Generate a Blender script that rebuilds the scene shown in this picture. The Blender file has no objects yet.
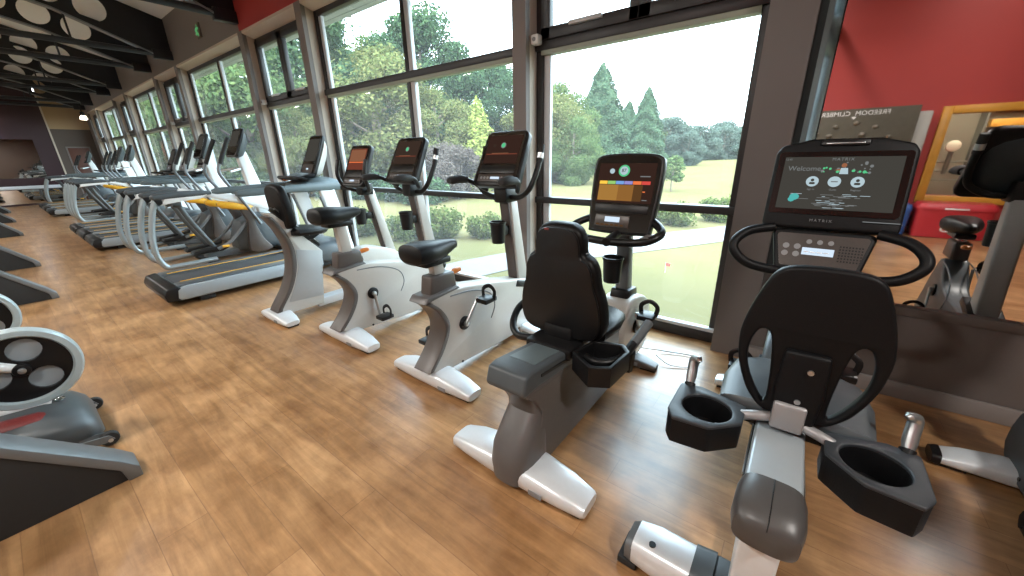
import bpy, bmesh, math, random
from mathutils import Vector, Matrix
random.seed(7)
SC = bpy.context.scene
COL = SC.collection
PI = math.pi
ROW = 1.1          # y of the roots of the machines in the window row

# ------------------------------------------------------------------ materials
def newmat(name):
    m = bpy.data.materials.new(name); m.use_nodes = True
    nt = m.node_tree; nt.nodes.clear()
    o = nt.nodes.new('ShaderNodeOutputMaterial')
    return m, nt, o
def pmat(name, col, rough=.5, metal=0., spec=.5, noise=0., nscale=30., bump=0., coat=0., emit=None, estr=0.):
    m, nt, o = newmat(name)
    b = nt.nodes.new('ShaderNodeBsdfPrincipled')
    b.inputs['Base Color'].default_value = (*col, 1)
    b.inputs['Roughness'].default_value = rough
    b.inputs['Metallic'].default_value = metal
    b.inputs['Specular IOR Level'].default_value = spec
    b.inputs['Coat Weight'].default_value = coat
    if emit:
        b.inputs['Emission Color'].default_value = (*emit, 1); b.inputs['Emission Strength'].default_value = estr
    nt.links.new(b.outputs[0], o.inputs[0])
    if noise or bump:
        tc = nt.nodes.new('ShaderNodeTexCoord'); n = nt.nodes.new('ShaderNodeTexNoise')
        n.inputs['Scale'].default_value = nscale; n.inputs['Detail'].default_value = 4
        nt.links.new(tc.outputs['Object'], n.inputs['Vector'])
        if noise:
            r = nt.nodes.new('ShaderNodeMapRange')
            r.inputs['To Min'].default_value = 1 - noise; r.inputs['To Max'].default_value = 1 + noise
            mx = nt.nodes.new('ShaderNodeMix'); mx.data_type = 'RGBA'; mx.blend_type = 'MULTIPLY'
            mx.inputs[0].default_value = 1; mx.inputs[6].default_value = (*col, 1)
            nt.links.new(n.outputs['Fac'], r.inputs['Value'])
            nt.links.new(r.outputs[0], mx.inputs[7]); nt.links.new(mx.outputs[2], b.inputs['Base Color'])
        if bump:
            bp = nt.nodes.new('ShaderNodeBump'); bp.inputs['Strength'].default_value = bump; bp.inputs['Distance'].default_value = .004
            nt.links.new(n.outputs['Fac'], bp.inputs['Height']); nt.links.new(bp.outputs[0], b.inputs['Normal'])
    return m
def emat(name, col, s=1.):
    if name.startswith('screen'): s *= .5
    m, nt, o = newmat(name)
    e = nt.nodes.new('ShaderNodeEmission'); e.inputs[0].default_value = (*col, 1); e.inputs[1].default_value = s
    nt.links.new(e.outputs[0], o.inputs[0]); return m

M = {}
M['silver'] = pmat('silver_paint', (.70, .74, .77), .32, .25, noise=.04, nscale=60)
M['champagne'] = pmat('warm_silver_paint', (.48, .462, .43), .38, .15, noise=.03, nscale=50)
M['graphite'] = pmat('graphite_plastic', (.105, .100, .098), .36, .1, noise=.05, nscale=50)
M['darkcover'] = pmat('dark_brown_cover', (.075, .062, .056), .34, .0, noise=.05)
M['black'] = pmat('black_plastic', (.006, .006, .0065), .38, spec=.35, noise=.1, nscale=80)
M['satin'] = pmat('satin_black_plastic', (.004, .0042, .0050), .5, spec=.22, noise=.1, nscale=200, bump=.15)
M['vinyl'] = pmat('black_vinyl', (.004, .0035, .0035), .42, spec=.22, noise=.15, nscale=120, bump=.12)
M['rubber'] = pmat('black_rubber', (.014, .014, .014), .7, noise=.1)
M['slate'] = pmat('slate_plastic', (.062, .074, .082), .42, noise=.08)
M['pad'] = pmat('teal_grey_pad', (.10, .13, .14), .4, noise=.08)
M['chrome'] = pmat('chrome', (.75, .76, .77), .12, 1.)
M['steel'] = pmat('brushed_steel', (.55, .57, .58), .3, .9, noise=.05)
M['yellow'] = pmat('yellow_plastic', (.80, .42, .03), .4, noise=.03)
M['orange'] = pmat('orange_plastic', (.6, .17, .02), .4, noise=.03)
M['white'] = pmat('white_plastic', (.75, .77, .77), .35, noise=.03)
M['belt'] = pmat('running_belt', (.035, .038, .042), .75, noise=.25, nscale=90, bump=.2)
M['decksilver'] = pmat('deck_side_silver', (.30, .345, .375), .38, .15, noise=.03)
M['greyframe'] = pmat('grey_metal_frame', (.16, .175, .185), .4, .4, noise=.06)
M['redmesh'] = pmat('red_mesh', (.17, .022, .02), .5, noise=.4, nscale=120)
M['bezel'] = pmat('gloss_bezel', (.012, .009, .008), .12, coat=.4)
M['keys'] = pmat('keypad_membrane', (.05, .04, .035), .35, noise=.2, nscale=150)
M['label'] = pmat('white_label', (.8, .8, .8), .5)
M['labeldim'] = pmat('grey_print', (.22, .23, .24), .5)
M['railgrey'] = pmat('rail_silver', (.40, .45, .48), .3, .3, noise=.03)
M['bracketgrey'] = pmat('bracket_grey', (.30, .295, .30), .4, .3, noise=.03)
M['cuptray'] = pmat('dark_tray_plastic', (.028, .033, .039), .45, noise=.06)
M['capgrey'] = pmat('dark_grey_cap', (.062, .058, .056), .38, noise=.06)
M['panelgrey'] = pmat('cool_grey_panel', (.38, .395, .40), .36, .2, noise=.03)
M['tubegrey'] = pmat('satin_steel_tube', (.33, .38, .40), .34, .45, noise=.04)
M['rimgrey'] = pmat('teal_grey_rim', (.40, .48, .50), .35, .2, noise=.03)
M['leggrey'] = pmat('dark_grey_leg', (.085, .095, .10), .4, .3, noise=.05)
# screens give off light
M['s_dark'] = emat('screen_dark', (.035, .022, .016), 1.)
M['s_warm'] = emat('screen_warm_black', (.030, .015, .011), 1.)
M['s_red'] = emat('screen_red', (.13, .036, .022), 1.)
M['s_tan'] = emat('screen_tan', (.20, .085, .045), 1.)
M['s_grey'] = emat('screen_grey', (.045, .042, .036), 1.)
M['s_gold'] = emat('screen_gold', (.30, .15, .035), 1.)
M['s_gold2'] = emat('screen_gold_dim', (.22, .10, .025), 1.)
M['s_gold3'] = emat('screen_gold_dark', (.085, .04, .014), 1.)
M['s_yel'] = emat('screen_yellow', (.85, .5, .06), 1.)
M['s_grn'] = emat('screen_green', (.25, .48, .14), 1.)
M['s_blu'] = emat('screen_blue', (.15, .30, .60), 1.)
M['s_pur'] = emat('screen_purple', (.24, .22, .5), 1.)
M['s_org'] = emat('screen_orange', (.7, .16, .05), 1.)
M['s_rd2'] = emat('screen_line_red', (.55, .06, .05), 1.)
M['s_wht'] = emat('screen_white', (.36, .46, .50), 1.)
M['s_teal'] = emat('screen_teal', (.07, .36, .34), 1.)
M['s_gring'] = emat('screen_green_ring', (.08, .45, .20), 1.)
M['s_lcd'] = emat('screen_lcd', (.55, .66, .78), 1.)
M['s_txt'] = emat('screen_text', (.15, .16, .16), 1.)
M['s_skin'] = emat('screen_skin', (.25, .10, .05), 1.)

def floor_mat():
    m, nt, o = newmat('oak_planks')
    b = nt.nodes.new('ShaderNodeBsdfPrincipled'); nt.links.new(b.outputs[0], o.inputs[0])
    tc = nt.nodes.new('ShaderNodeTexCoord')
    br = nt.nodes.new('ShaderNodeTexBrick'); br.offset = .37; br.inputs['Scale'].default_value = 1
    br.inputs['Brick Width'].default_value = 1.15; br.inputs['Row Height'].default_value = .145
    br.inputs['Mortar Size'].default_value = .0016; br.inputs['Mortar Smooth'].default_value = .3; br.inputs['Bias'].default_value = 0
    br.inputs['Color1'].default_value = (.435, .258, .126, 1); br.inputs['Color2'].default_value = (.350, .196, .088, 1)
    br.inputs['Mortar'].default_value = (.285, .155, .070, 1)
    nt.links.new(tc.outputs['Object'], br.inputs['Vector'])
    mp = nt.nodes.new('ShaderNodeMapping'); mp.inputs['Scale'].default_value = (1.6, 14, 1)
    nt.links.new(tc.outputs['Object'], mp.inputs['Vector'])
    n = nt.nodes.new('ShaderNodeTexNoise'); n.inputs['Scale'].default_value = 1.6; n.inputs['Detail'].default_value = 7; n.inputs['Roughness'].default_value = .62; n.inputs['Distortion'].default_value = .6
    nt.links.new(mp.outputs[0], n.inputs['Vector'])
    cr = nt.nodes.new('ShaderNodeValToRGB')
    cr.color_ramp.elements[0].position = .3; cr.color_ramp.elements[0].color = (.66, .62, .58, 1)
    cr.color_ramp.elements[1].position = .68; cr.color_ramp.elements[1].color = (1.18, 1.17, 1.15, 1)
    nt.links.new(n.outputs['Fac'], cr.inputs[0])
    n2 = nt.nodes.new('ShaderNodeTexNoise'); n2.inputs['Scale'].default_value = 3.4; n2.inputs['Detail'].default_value = 9; n2.inputs['Roughness'].default_value = .62
    nt.links.new(tc.outputs['Object'], n2.inputs['Vector'])
    cr2 = nt.nodes.new('ShaderNodeValToRGB')
    cr2.color_ramp.elements[0].position = .36; cr2.color_ramp.elements[0].color = (.66, .58, .50, 1)
    cr2.color_ramp.elements[1].position = .62; cr2.color_ramp.elements[1].color = (1.12, 1.1, 1.08, 1)
    nt.links.new(n2.outputs['Fac'], cr2.inputs[0])
    a = nt.nodes.new('ShaderNodeMix'); a.data_type = 'RGBA'; a.blend_type = 'MULTIPLY'; a.inputs[0].default_value = 1
    nt.links.new(br.outputs[0], a.inputs[6]); nt.links.new(cr.outputs[0], a.inputs[7])
    c = nt.nodes.new('ShaderNodeMix'); c.data_type = 'RGBA'; c.blend_type = 'MULTIPLY'; c.inputs[0].default_value = 1
    nt.links.new(a.outputs[2], c.inputs[6]); nt.links.new(cr2.outputs[0], c.inputs[7])
    nt.links.new(c.outputs[2], b.inputs['Base Color'])
    b.inputs['Roughness'].default_value = .33; b.inputs['Specular IOR Level'].default_value = .6; b.inputs['Coat Weight'].default_value = .35; b.inputs['Coat Roughness'].default_value = .2
    bp = nt.nodes.new('ShaderNodeBump'); bp.inputs['Strength'].default_value = .25; bp.inputs['Distance'].default_value = .003
    nt.links.new(br.outputs['Fac'], bp.inputs['Height']); bp.invert = True
    nt.links.new(bp.outputs[0], b.inputs['Normal'])
    return m
M['floor'] = floor_mat()
M['red'] = pmat('red_wall_paint', (.38, .040, .036), .6, noise=.05, nscale=3)
M['brownwall'] = pmat('brown_wall_paint', (.085, .062, .050), .6, noise=.05, nscale=3)
M['greywall'] = pmat('pale_grey_wall', (.50, .51, .51), .6, noise=.04, nscale=3)
M['taupe'] = pmat('taupe_wall_paint', (.185, .162, .152), .6, noise=.05, nscale=3)
M['taupe2'] = pmat('taupe_panel', (.115, .099, .093), .45, noise=.05, nscale=4)
M['cream'] = pmat('cream_trim_lit_reveal', (.56, .48, .40), .6, noise=.04, nscale=4)  # daylight on reveals and head soffits painted in as cream; also plain trim
M['tancream'] = pmat('tan_wall_paint', (.40, .27, .15), .6, noise=.05, nscale=3)
M['burgundy'] = pmat('burgundy_paint', (.035, .013, .018), .4, noise=.08, nscale=4)
M['brownred'] = pmat('brown_red_door', (.10, .035, .022), .5, noise=.08)
M['ceil'] = pmat('ceiling_grey', (.80, .80, .79), .7, noise=.06, nscale=2)
M['rafter'] = pmat('black_steel', (.010, .011, .016), .45, .1, noise=.2, nscale=20)
M['flange'] = pmat('lit_grey_flange', (.20, .21, .22), .4, .3, noise=.1, nscale=20)  # light on the black rafter's lower flange painted as a lighter grey
M['rod'] = pmat('dark_blue_steel', (.030, .034, .045), .4, .3, noise=.1)
M['winframe'] = pmat('dark_window_frame', (.022, .020, .021), .4, noise=.1)
M['winlight'] = pmat('pale_inner_frame', (.50, .52, .54), .4, noise=.03)
M['winrail'] = pmat('grey_green_rail', (.30, .33, .27), .5, noise=.04)
M['mirror'] = pmat('mirror_silver', (.84, .84, .84), .02, 1.)
M['mirror2'] = pmat('smoked_mirror', (.50, .58, .60), .08, 1.)
M['woodgold'] = pmat('honey_wood_frame', (.62, .30, .04), .4, noise=.15, nscale=12)
M['climb'] = pmat('climber_grey_brown', (.075, .065, .045), .6, noise=.2, nscale=14, bump=.3)
M['climbside'] = pmat('climber_side_grey', (.42, .42, .40), .4, noise=.05)
M['hold'] = pmat('climbing_hold_grey', (.20, .18, .15), .7, noise=.2, nscale=40)
M['chestred'] = pmat('red_chest', (.50, .03, .04), .4, noise=.05)
M['chestblue'] = pmat('blue_chest', (.03, .09, .30), .4, noise=.05)
M['grass'] = None
def glass_mat(name, haze=.03, tint=(1, 1, 1)):
    m, nt, o = newmat(name)
    t = nt.nodes.new('ShaderNodeBsdfTransparent'); t.inputs[0].default_value = (*tint, 1)
    g = nt.nodes.new('ShaderNodeBsdfGlossy'); g.inputs['Roughness'].default_value = .02
    f = nt.nodes.new('ShaderNodeFresnel'); f.inputs[0].default_value = 1.35
    ml = nt.nodes.new('ShaderNodeMath'); ml.operation = 'MULTIPLY'; ml.inputs[1].default_value = 1.4
    mx = nt.nodes.new('ShaderNodeMixShader')
    nt.links.new(f.outputs[0], ml.inputs[0]); nt.links.new(ml.outputs[0], mx.inputs[0])
    d = nt.nodes.new('ShaderNodeBsdfTranslucent'); d.inputs[0].default_value = (.95, .97, 1, 1); m2 = nt.nodes.new('ShaderNodeMixShader'); m2.inputs[0].default_value = haze
    nt.links.new(t.outputs[0], m2.inputs[1]); nt.links.new(d.outputs[0], m2.inputs[2])
    nt.links.new(m2.outputs[0], mx.inputs[1]); nt.links.new(g.outputs[0], mx.inputs[2]); nt.links.new(mx.outputs[0], o.inputs[0])
    return m
M['glass'] = glass_mat('window_glass', tint=(.90, .965, .955))
def leaf_mat(name, c1, c2, c3, tr=.25):
    m, nt, o = newmat(name)
    geo = nt.nodes.new('ShaderNodeNewGeometry')
    cr = nt.nodes.new('ShaderNodeValToRGB'); e = cr.color_ramp.elements
    e[0].color = (*c1, 1); e[1].color = (*c3, 1); k = e.new(.5); k.color = (*c2, 1)
    nt.links.new(geo.outputs['Random Per Island'], cr.inputs[0])
    d = nt.nodes.new('ShaderNodeBsdfDiffuse'); t = nt.nodes.new('ShaderNodeBsdfTranslucent')
    nt.links.new(cr.outputs[0], d.inputs[0]); nt.links.new(cr.outputs[0], t.inputs[0])
    mx = nt.nodes.new('ShaderNodeMixShader'); mx.inputs[0].default_value = tr
    nt.links.new(d.outputs[0], mx.inputs[1]); nt.links.new(t.outputs[0], mx.inputs[2]); nt.links.new(mx.outputs[0], o.inputs[0])
    return m
M['l_dark'] = leaf_mat('dark_green_leaves', (0.030, 0.057, 0.033), (0.051, 0.090, 0.045), (0.077, 0.120, 0.054))
M['l_mid'] = leaf_mat('mid_green_leaves', (0.054, 0.090, 0.036), (0.084, 0.126, 0.048), (0.132, 0.167, 0.060))
M['l_gold'] = leaf_mat('golden_green_leaves', (0.084, 0.106, 0.040), (0.123, 0.136, 0.048), (0.167, 0.154, 0.062))
M['l_conif'] = leaf_mat('conifer_needles', (0.048, 0.086, 0.053), (0.070, 0.114, 0.066), (0.101, 0.145, 0.079))
M['l_lime'] = leaf_mat('lime_conifer_needles', (.17, .20, .05), (.24, .27, .07), (.32, .34, .11))
M['l_pink'] = leaf_mat('pinkish_grey_twigs', (0.077, 0.060, 0.054), (0.107, 0.084, 0.072), (0.137, 0.114, 0.096))
M['l_hazed'] = leaf_mat('haze_paled_leaves', (0.072, 0.099, 0.081), (0.090, 0.120, 0.096), (0.114, 0.143, 0.107))  # distance haze mixed into the leaf colour of the far trees
M['l_bush'] = leaf_mat('bright_bush_leaves', (0.054, 0.084, 0.024), (0.090, 0.120, 0.033), (0.137, 0.150, 0.054))
M['bark'] = pmat('bark', (.13, .10, .075), .9, noise=.3, nscale=12, bump=.5)
def grass_mat():
    m, nt, o = newmat('mown_lawn')
    b = nt.nodes.new('ShaderNodeBsdfDiffuse'); nt.links.new(b.outputs[0], o.inputs[0])
    tc = nt.nodes.new('ShaderNodeTexCoord')
    n = nt.nodes.new('ShaderNodeTexNoise'); n.inputs['Scale'].default_value = .35; n.inputs['Detail'].default_value = 8; n.inputs['Roughness'].default_value = .65
    nt.links.new(tc.outputs['Object'], n.inputs['Vector'])
    cr = nt.nodes.new('ShaderNodeValToRGB'); e = cr.color_ramp.elements
    e[0].position = .3; e[0].color = (.106, .096, .040, 1); e[1].position = .7; e[1].color = (.138, .114, .054, 1)
    nt.links.new(n.outputs['Fac'], cr.inputs[0]); nt.links.new(cr.outputs[0], b.inputs[0])
    return m
M['grass'] = grass_mat()
M['path'] = pmat('gravel_path', (.145, .135, .13), .9, noise=.12, nscale=9)
M['soffit'] = pmat('eave_soffit', (.36, .40, .37), .7, noise=.05)
M['lampglow'] = emat('lamp_glow', (1., .86, .66), 9.)
M['coolglow'] = emat('cool_lamp_glow', (.55, .75, 1.), 6.)
M['lampshade'] = pmat('white_lamp_shade', (.8, .78, .74), .4)
M['signgreen'] = emat('exit_sign_green', (.03, .11, .04), 1.)
M['signback'] = pmat('exit_sign_backing', (.13, .11, .10), .5)
M['flagred'] = pmat('flag_red', (.7, .08, .06), .7)

# ------------------------------------------------------------------ mesh builder
def V(*a): return Vector(a)
def frame(o, x, y):
    x = Vector(x).normalized(); y = Vector(y); y = (y - x * y.dot(x)).normalized(); z = x.cross(y)
    m = Matrix.Identity(4)
    for i, c in enumerate((x, y, z)): m.col[i][:3] = c
    m.col[3][:3] = o
    return m
def smooth(pts, n=6, closed=False):
    pts = [Vector(p) for p in pts]; N = len(pts); out = []
    rng = range(N) if closed else range(N - 1)
    for i in rng:
        if closed: p0, p1, p2, p3 = pts[i - 1], pts[i], pts[(i + 1) % N], pts[(i + 2) % N]
        else: p0, p1, p2, p3 = pts[max(i - 1, 0)], pts[i], pts[i + 1], pts[min(i + 2, N - 1)]
        for k in range(n):
            t = k / n
            out.append(.5 * ((2 * p1) + (p2 - p0) * t + (2 * p0 - 5 * p1 + 4 * p2 - p3) * t * t + (3 * p1 - p0 - 3 * p2 + p3) * t ** 3))
    if not closed: out.append(pts[-1])
    return out
def rrect(w, h, r, n=5, cx=0, cy=0, wt=None):
    """rounded rectangle, optionally narrower / wider at the top (wt)"""
    wt = wt or w; out = []
    for (sx, sy, a0) in ((1, -1, -PI / 2), (1, 1, 0), (-1, 1, PI / 2), (-1, -1, PI)):
        ww = (wt if sy > 0 else w) / 2
        for k in range(n + 1):
            a = a0 + PI / 2 * k / n
            out.append((cx + sx * (ww - r) + r * math.cos(a), cy + sy * (h / 2 - r) + r * math.sin(a)))
    return out
def circ(r, n=20, cx=0, cy=0, ry=None):
    ry = ry or r
    return [(cx + r * math.cos(2 * PI * k / n), cy + ry * math.sin(2 * PI * k / n)) for k in range(n)]

class MB:
    def __init__(s, off=(0, 0, 0)):
        s.V = []; s.F = []; s.FM = []; s.mats = []; s.cur = 0; s.off = Vector(off)
    def m(s, key):
        if key not in s.mats: s.mats.append(key)
        s.cur = s.mats.index(key); return s
    def add(s, verts, faces, Mx=None):
        b = len(s.V)
        for v in verts:
            v = Vector(v)
            if Mx is not None: v = Mx @ v
            s.V.append(v + s.off)
        for f in faces: s.F.append([b + i for i in f]); s.FM.append(s.cur)
        return s
    def addbm(s, bm, bevel=0, seg=2, ang=.5, Mx=None):
        bmesh.ops.recalc_face_normals(bm, faces=bm.faces)
        if bevel > 0:
            ed = [e for e in bm.edges if len(e.link_faces) == 2 and e.calc_face_angle(0) > ang]
            if ed: bmesh.ops.bevel(bm, geom=ed, offset=bevel, segments=seg, profile=.5, affect='EDGES', clamp_overlap=True)
        bm.verts.index_update()
        s.add([v.co.copy() for v in bm.verts], [[v.index for v in f.verts] for f in bm.faces], Mx)
        bm.free(); return s
    def box(s, lo, hi, bevel=0, Mx=None, seg=2):
        bm = bmesh.new()
        vs = [bm.verts.new((x, y, z)) for x in (lo[0], hi[0]) for y in (lo[1], hi[1]) for z in (lo[2], hi[2])]
        for f in ((0, 1, 3, 2), (4, 6, 7, 5), (0, 4, 5, 1), (2, 3, 7, 6), (0, 2, 6, 4), (1, 5, 7, 3)): bm.faces.new([vs[i] for i in f])
        return s.addbm(bm, bevel, seg, Mx=Mx)
    def prism(s, pts, a, b, plane='yz', bevel=0, seg=2, Mx=None, ang=.5):
        bm = bmesh.new()
        def P(p, d):
            return {'yz': (d, p[0], p[1]), 'xz': (p[0], d, p[1]), 'xy': (p[0], p[1], d)}[plane]
        A = [bm.verts.new(P(p, a)) for p in pts]; B = [bm.verts.new(P(p, b)) for p in pts]; n = len(pts)
        bm.faces.new(A); bm.faces.new(B[::-1])
        for i in range(n): bm.faces.new((A[i], B[i], B[(i + 1) % n], A[(i + 1) % n]))
        return s.addbm(bm, bevel, seg, ang, Mx)
    def rings(s, rings, cap=True, closed=False, Mx=None):
        bm = bmesh.new(); n = len(rings[0])
        R = [[bm.verts.new(p) for p in r] for r in rings]
        for i in range(len(R) if closed else len(R) - 1):
            A, B = R[i], R[(i + 1) % len(R)]
            for k in range(n): bm.faces.new((A[k], A[(k + 1) % n], B[(k + 1) % n], B[k]))
        if cap and not closed: bm.faces.new(R[0][::-1]); bm.faces.new(R[-1])
        return s.addbm(bm, Mx=Mx)
    def tube(s, pts, r, seg=10, closed=False, sm=0, flat=None, Mx=None):
        if sm: pts = smooth(pts, sm, closed)
        pts = [Vector(p) for p in pts]; n = len(pts)
        rr = r if isinstance(r, (list, tuple)) else None
        T = []
        for i in range(n):
            a = pts[i - 1] if (i or closed) else pts[0]; b = pts[(i + 1) % n] if (i < n - 1 or closed) else pts[-1]
            T.append((b - a).normalized())
        up = Vector((0, 0, 1)) if abs(T[0].z) < .9 else Vector((1, 0, 0))
        u = (up - T[0] * up.dot(T[0])).normalized(); out = []
        for i in range(n):
            u = (u - T[i] * u.dot(T[i])).normalized(); w = T[i].cross(u)
            q = rr[min(int(i / (n - 1) * (len(rr) - 1) + .5), len(rr) - 1)] if rr else r
            f = flat or 1
            out.append([pts[i] + u * (q * math.cos(2 * PI * k / seg)) + w * (q * f * math.sin(2 * PI * k / seg)) for k in range(seg)])
        return s.rings(out, closed=closed, Mx=Mx)
    def cyl(s, a, b, r, r2=None, seg=20, bevel=0, Mx=None):
        a = Vector(a); b = Vector(b); r2 = r if r2 is None else r2
        t = (b - a).normalized(); up = Vector((0, 0, 1)) if abs(t.z) < .9 else Vector((1, 0, 0))
        u = (up - t * up.dot(t)).normalized(); w = t.cross(u)
        bm = bmesh.new()
        A = [bm.verts.new(a + (u * math.cos(2 * PI * k / seg) + w * math.sin(2 * PI * k / seg)) * r) for k in range(seg)]
        B = [bm.verts.new(b + (u * math.cos(2 * PI * k / seg) + w * math.sin(2 * PI * k / seg)) * r2) for k in range(seg)]
        bm.faces.new(A[::-1]); bm.faces.new(B)
        for k in range(seg): bm.faces.new((A[k], A[(k + 1) % seg], B[(k + 1) % seg], B[k]))
        return s.addbm(bm, bevel, 2, .9, Mx)
    def lathe(s, prof, c=(0, 0, 0), axis='z', seg=24, Mx=None, closed=False):
        """prof: (radius, height) pairs, closed loop -> solid ring, else open ends on the axis"""
        rg = []
        for (r, h) in prof:
            ring = []
            for k in range(seg):
                a = 2 * PI * k / seg; x, y = r * math.cos(a), r * math.sin(a)
                p = {'z': (x, y, h), 'x': (h, x, y), 'y': (x, h, y)}[axis]
                ring.append((p[0] + c[0], p[1] + c[1], p[2] + c[2]))
            rg.append(ring)
        return s.rings(rg, cap=not closed, closed=closed, Mx=Mx)
    def loft(s, secs, n=20, e=2.6, plane='xz', Mx=None):
        """secs: (d, c1, c2, h1, h2): superellipse section at depth d"""
        rg = []
        for (d, c1, c2, h1, h2) in secs:
            ring = []
            for k in range(n):
                a = 2 * PI * k / n; ca, sa = math.cos(a), math.sin(a)
                p = (c1 + h1 * math.copysign(abs(ca) ** (2 / e), ca), c2 + h2 * math.copysign(abs(sa) ** (2 / e), sa))
                ring.append({'xz': (p[0], d, p[1]), 'xy': (p[0], p[1], d), 'yz': (d, p[0], p[1])}[plane])
            rg.append(ring)
        return s.rings(rg, Mx=Mx)
    def holes(s, loops, th, bevel=0, Mx=None):
        """filled 2D outline with holes, thickness th about z=0"""
        cu = bpy.data.curves.new('outline', 'CURVE'); cu.dimensions = '2D'; cu.fill_mode = 'BOTH'
        cu.extrude = max(th / 2 - bevel, .0005); cu.bevel_depth = bevel; cu.bevel_resolution = 2; cu.offset = -bevel
        for lp in loops:
            sp = cu.splines.new('POLY'); sp.points.add(len(lp) - 1); sp.use_cyclic_u = True
            for q, p in zip(sp.points, lp): q.co = (p[0], p[1], 0, 1)
        return s._curve(cu, Mx)
    def text(s, body, size, Mx, ext=.0008, align='CENTER', sx=1.):
        cu = bpy.data.curves.new('lettering', 'FONT'); cu.body = body; cu.size = size; cu.extrude = ext
        cu.align_x = align; cu.align_y = 'CENTER'; cu.space_character = sx
        return s._curve(cu, Mx)
    def _curve(s, cu, Mx):
        o = bpy.data.objects.new('outline', cu); COL.objects.link(o)
        dg = bpy.context.evaluated_depsgraph_get(); me = bpy.data.meshes.new_from_object(o.evaluated_get(dg))
        bm = bmesh.new(); bm.from_mesh(me); bmesh.ops.remove_doubles(bm, verts=bm.verts, dist=1e-5)
        bpy.data.objects.remove(o); bpy.data.curves.remove(cu); bpy.data.meshes.remove(me)
        return s.addbm(bm, Mx=Mx)
    def build(s, name, mat=None, parent=None, label=None, ang=.7, flat=False):
        me = bpy.data.meshes.new(name); me.from_pydata([tuple(v) for v in s.V], [], s.F)
        keys = s.mats or [mat]
        for k in keys: me.materials.append(M[k])
        if s.mats: me.polygons.foreach_set('material_index', s.FM)
        if not flat:
            me.polygons.foreach_set('use_smooth', [True] * len(me.polygons)); me.set_sharp_from_angle(angle=ang)
        me.update()
        o = bpy.data.objects.new(name, me); COL.objects.link(o)
        if parent: o.parent = parent
        if label: o['label'] = label
        return o

def thing(name, label, cat, loc=(0, 0, 0), group=None, rz=0):
    o = bpy.data.objects.new(name, None); COL.objects.link(o); o.location = loc; o.rotation_euler = (0, 0, rz)
    o.empty_display_size = .1
    o['label'] = label; o['category'] = cat
    if group: o['group'] = group
    return o
def tag(o, label, cat, group=None):
    o['label'] = label; o['category'] = cat
    if group: o['group'] = group
    return o
def setting(o): o['kind'] = 'structure'; return o
def dup(o, loc, label, group=None, rz=None, scale=None):
    def cp(a, p):
        c = a.copy(); COL.objects.link(c)
        if p: c.parent = p
        for ch in list(a.children): cp(ch, c)
        return c
    r = cp(o, None); r.location = loc; r['label'] = label
    if group: r['group'] = group
    if rz is not None: r.rotation_euler = (0, 0, rz)
    if scale: r.scale = scale
    return r

RB = lambda: MB((0, -ROW, 0))
def strap_pedal(b, c, s):
    """pedal block with a toe strap; c = axle end, s = outward side (+1 / -1)"""
    x0, x1 = sorted((c[0], c[0] + s * .085))
    b.m('black').box((x0, c[1] - .05, c[2] - .014), (x1, c[1] + .05, c[2] + .014), .006)
    b.tube([(x0 + .005, c[1] + .02, c[2]), (x0 + .0, c[1] + .025, c[2] + .05), ((x0 + x1) / 2, c[1] + .03, c[2] + .075), (x1, c[1] + .025, c[2] + .05), (x1 - .005, c[1] + .02, c[2])], .012, 6, sm=4, flat=.3)
def crankset(parent, y, z, ang, hx, L=.17, hubmat='black', yel=False):
    for sg in (1, -1):
        h = RB(); h.m(hubmat).cyl((sg * (hx - .01), y, z), (sg * (hx + .012), y, z), .042, seg=20, bevel=.004)
        h.m('steel').cyl((sg * (hx + .01), y, z), (sg * (hx + .03), y, z), .016, seg=14, bevel=.003)
        h.build('crank_hub', None, parent)
    for sg in (1, -1):
        a = ang if sg > 0 else ang + PI
        ey, ez = y + L * math.cos(a), z + L * math.sin(a); x = sg * (hx + .022)
        b = RB(); b.m('steel').tube([(x, y, z), (x + sg * .012, ey, ez)], .014, 8, flat=.6)
        co = b.build('crank_arm', None, parent)
        b = RB(); b.m('steel').cyl((x + sg * .01, ey, ez), (x + sg * .03, ey, ez), .008, seg=10)
        strap_pedal(b, (x + sg * .03, ey, ez), sg)
        if yel: b.m('yellow').box((x + sg * .07 - .03, ey - .058, ez - .010), (x + sg * .07 + .03, ey - .049, ez + .010), .002)
        b.build('pedal', None, co)
def cup(parent, c, r, h, x_to=None):
    b = RB(); b.m('black')
    b.lathe([(r * .80, -h / 2), (r, h / 2), (r * 1.08, h / 2), (r * 1.08, h / 2 - .012), (r * 1.0, h / 2 - .014), (r * .86, -h / 2 + .002)], c, 'z', 20)
    b.lathe([(.001, -h / 2 + .003), (r * .8, -h / 2 + .003), (r * .8, -h / 2 - .004), (.001, -h / 2 - .004)], c, 'z', 20)
    if x_to: b.box((c[0] - .02, c[1] + r * .8, c[2] - .03), (c[0] + .02, x_to, c[2] + .03), .006)
    return b.build('cup_holder', None, parent)
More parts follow.
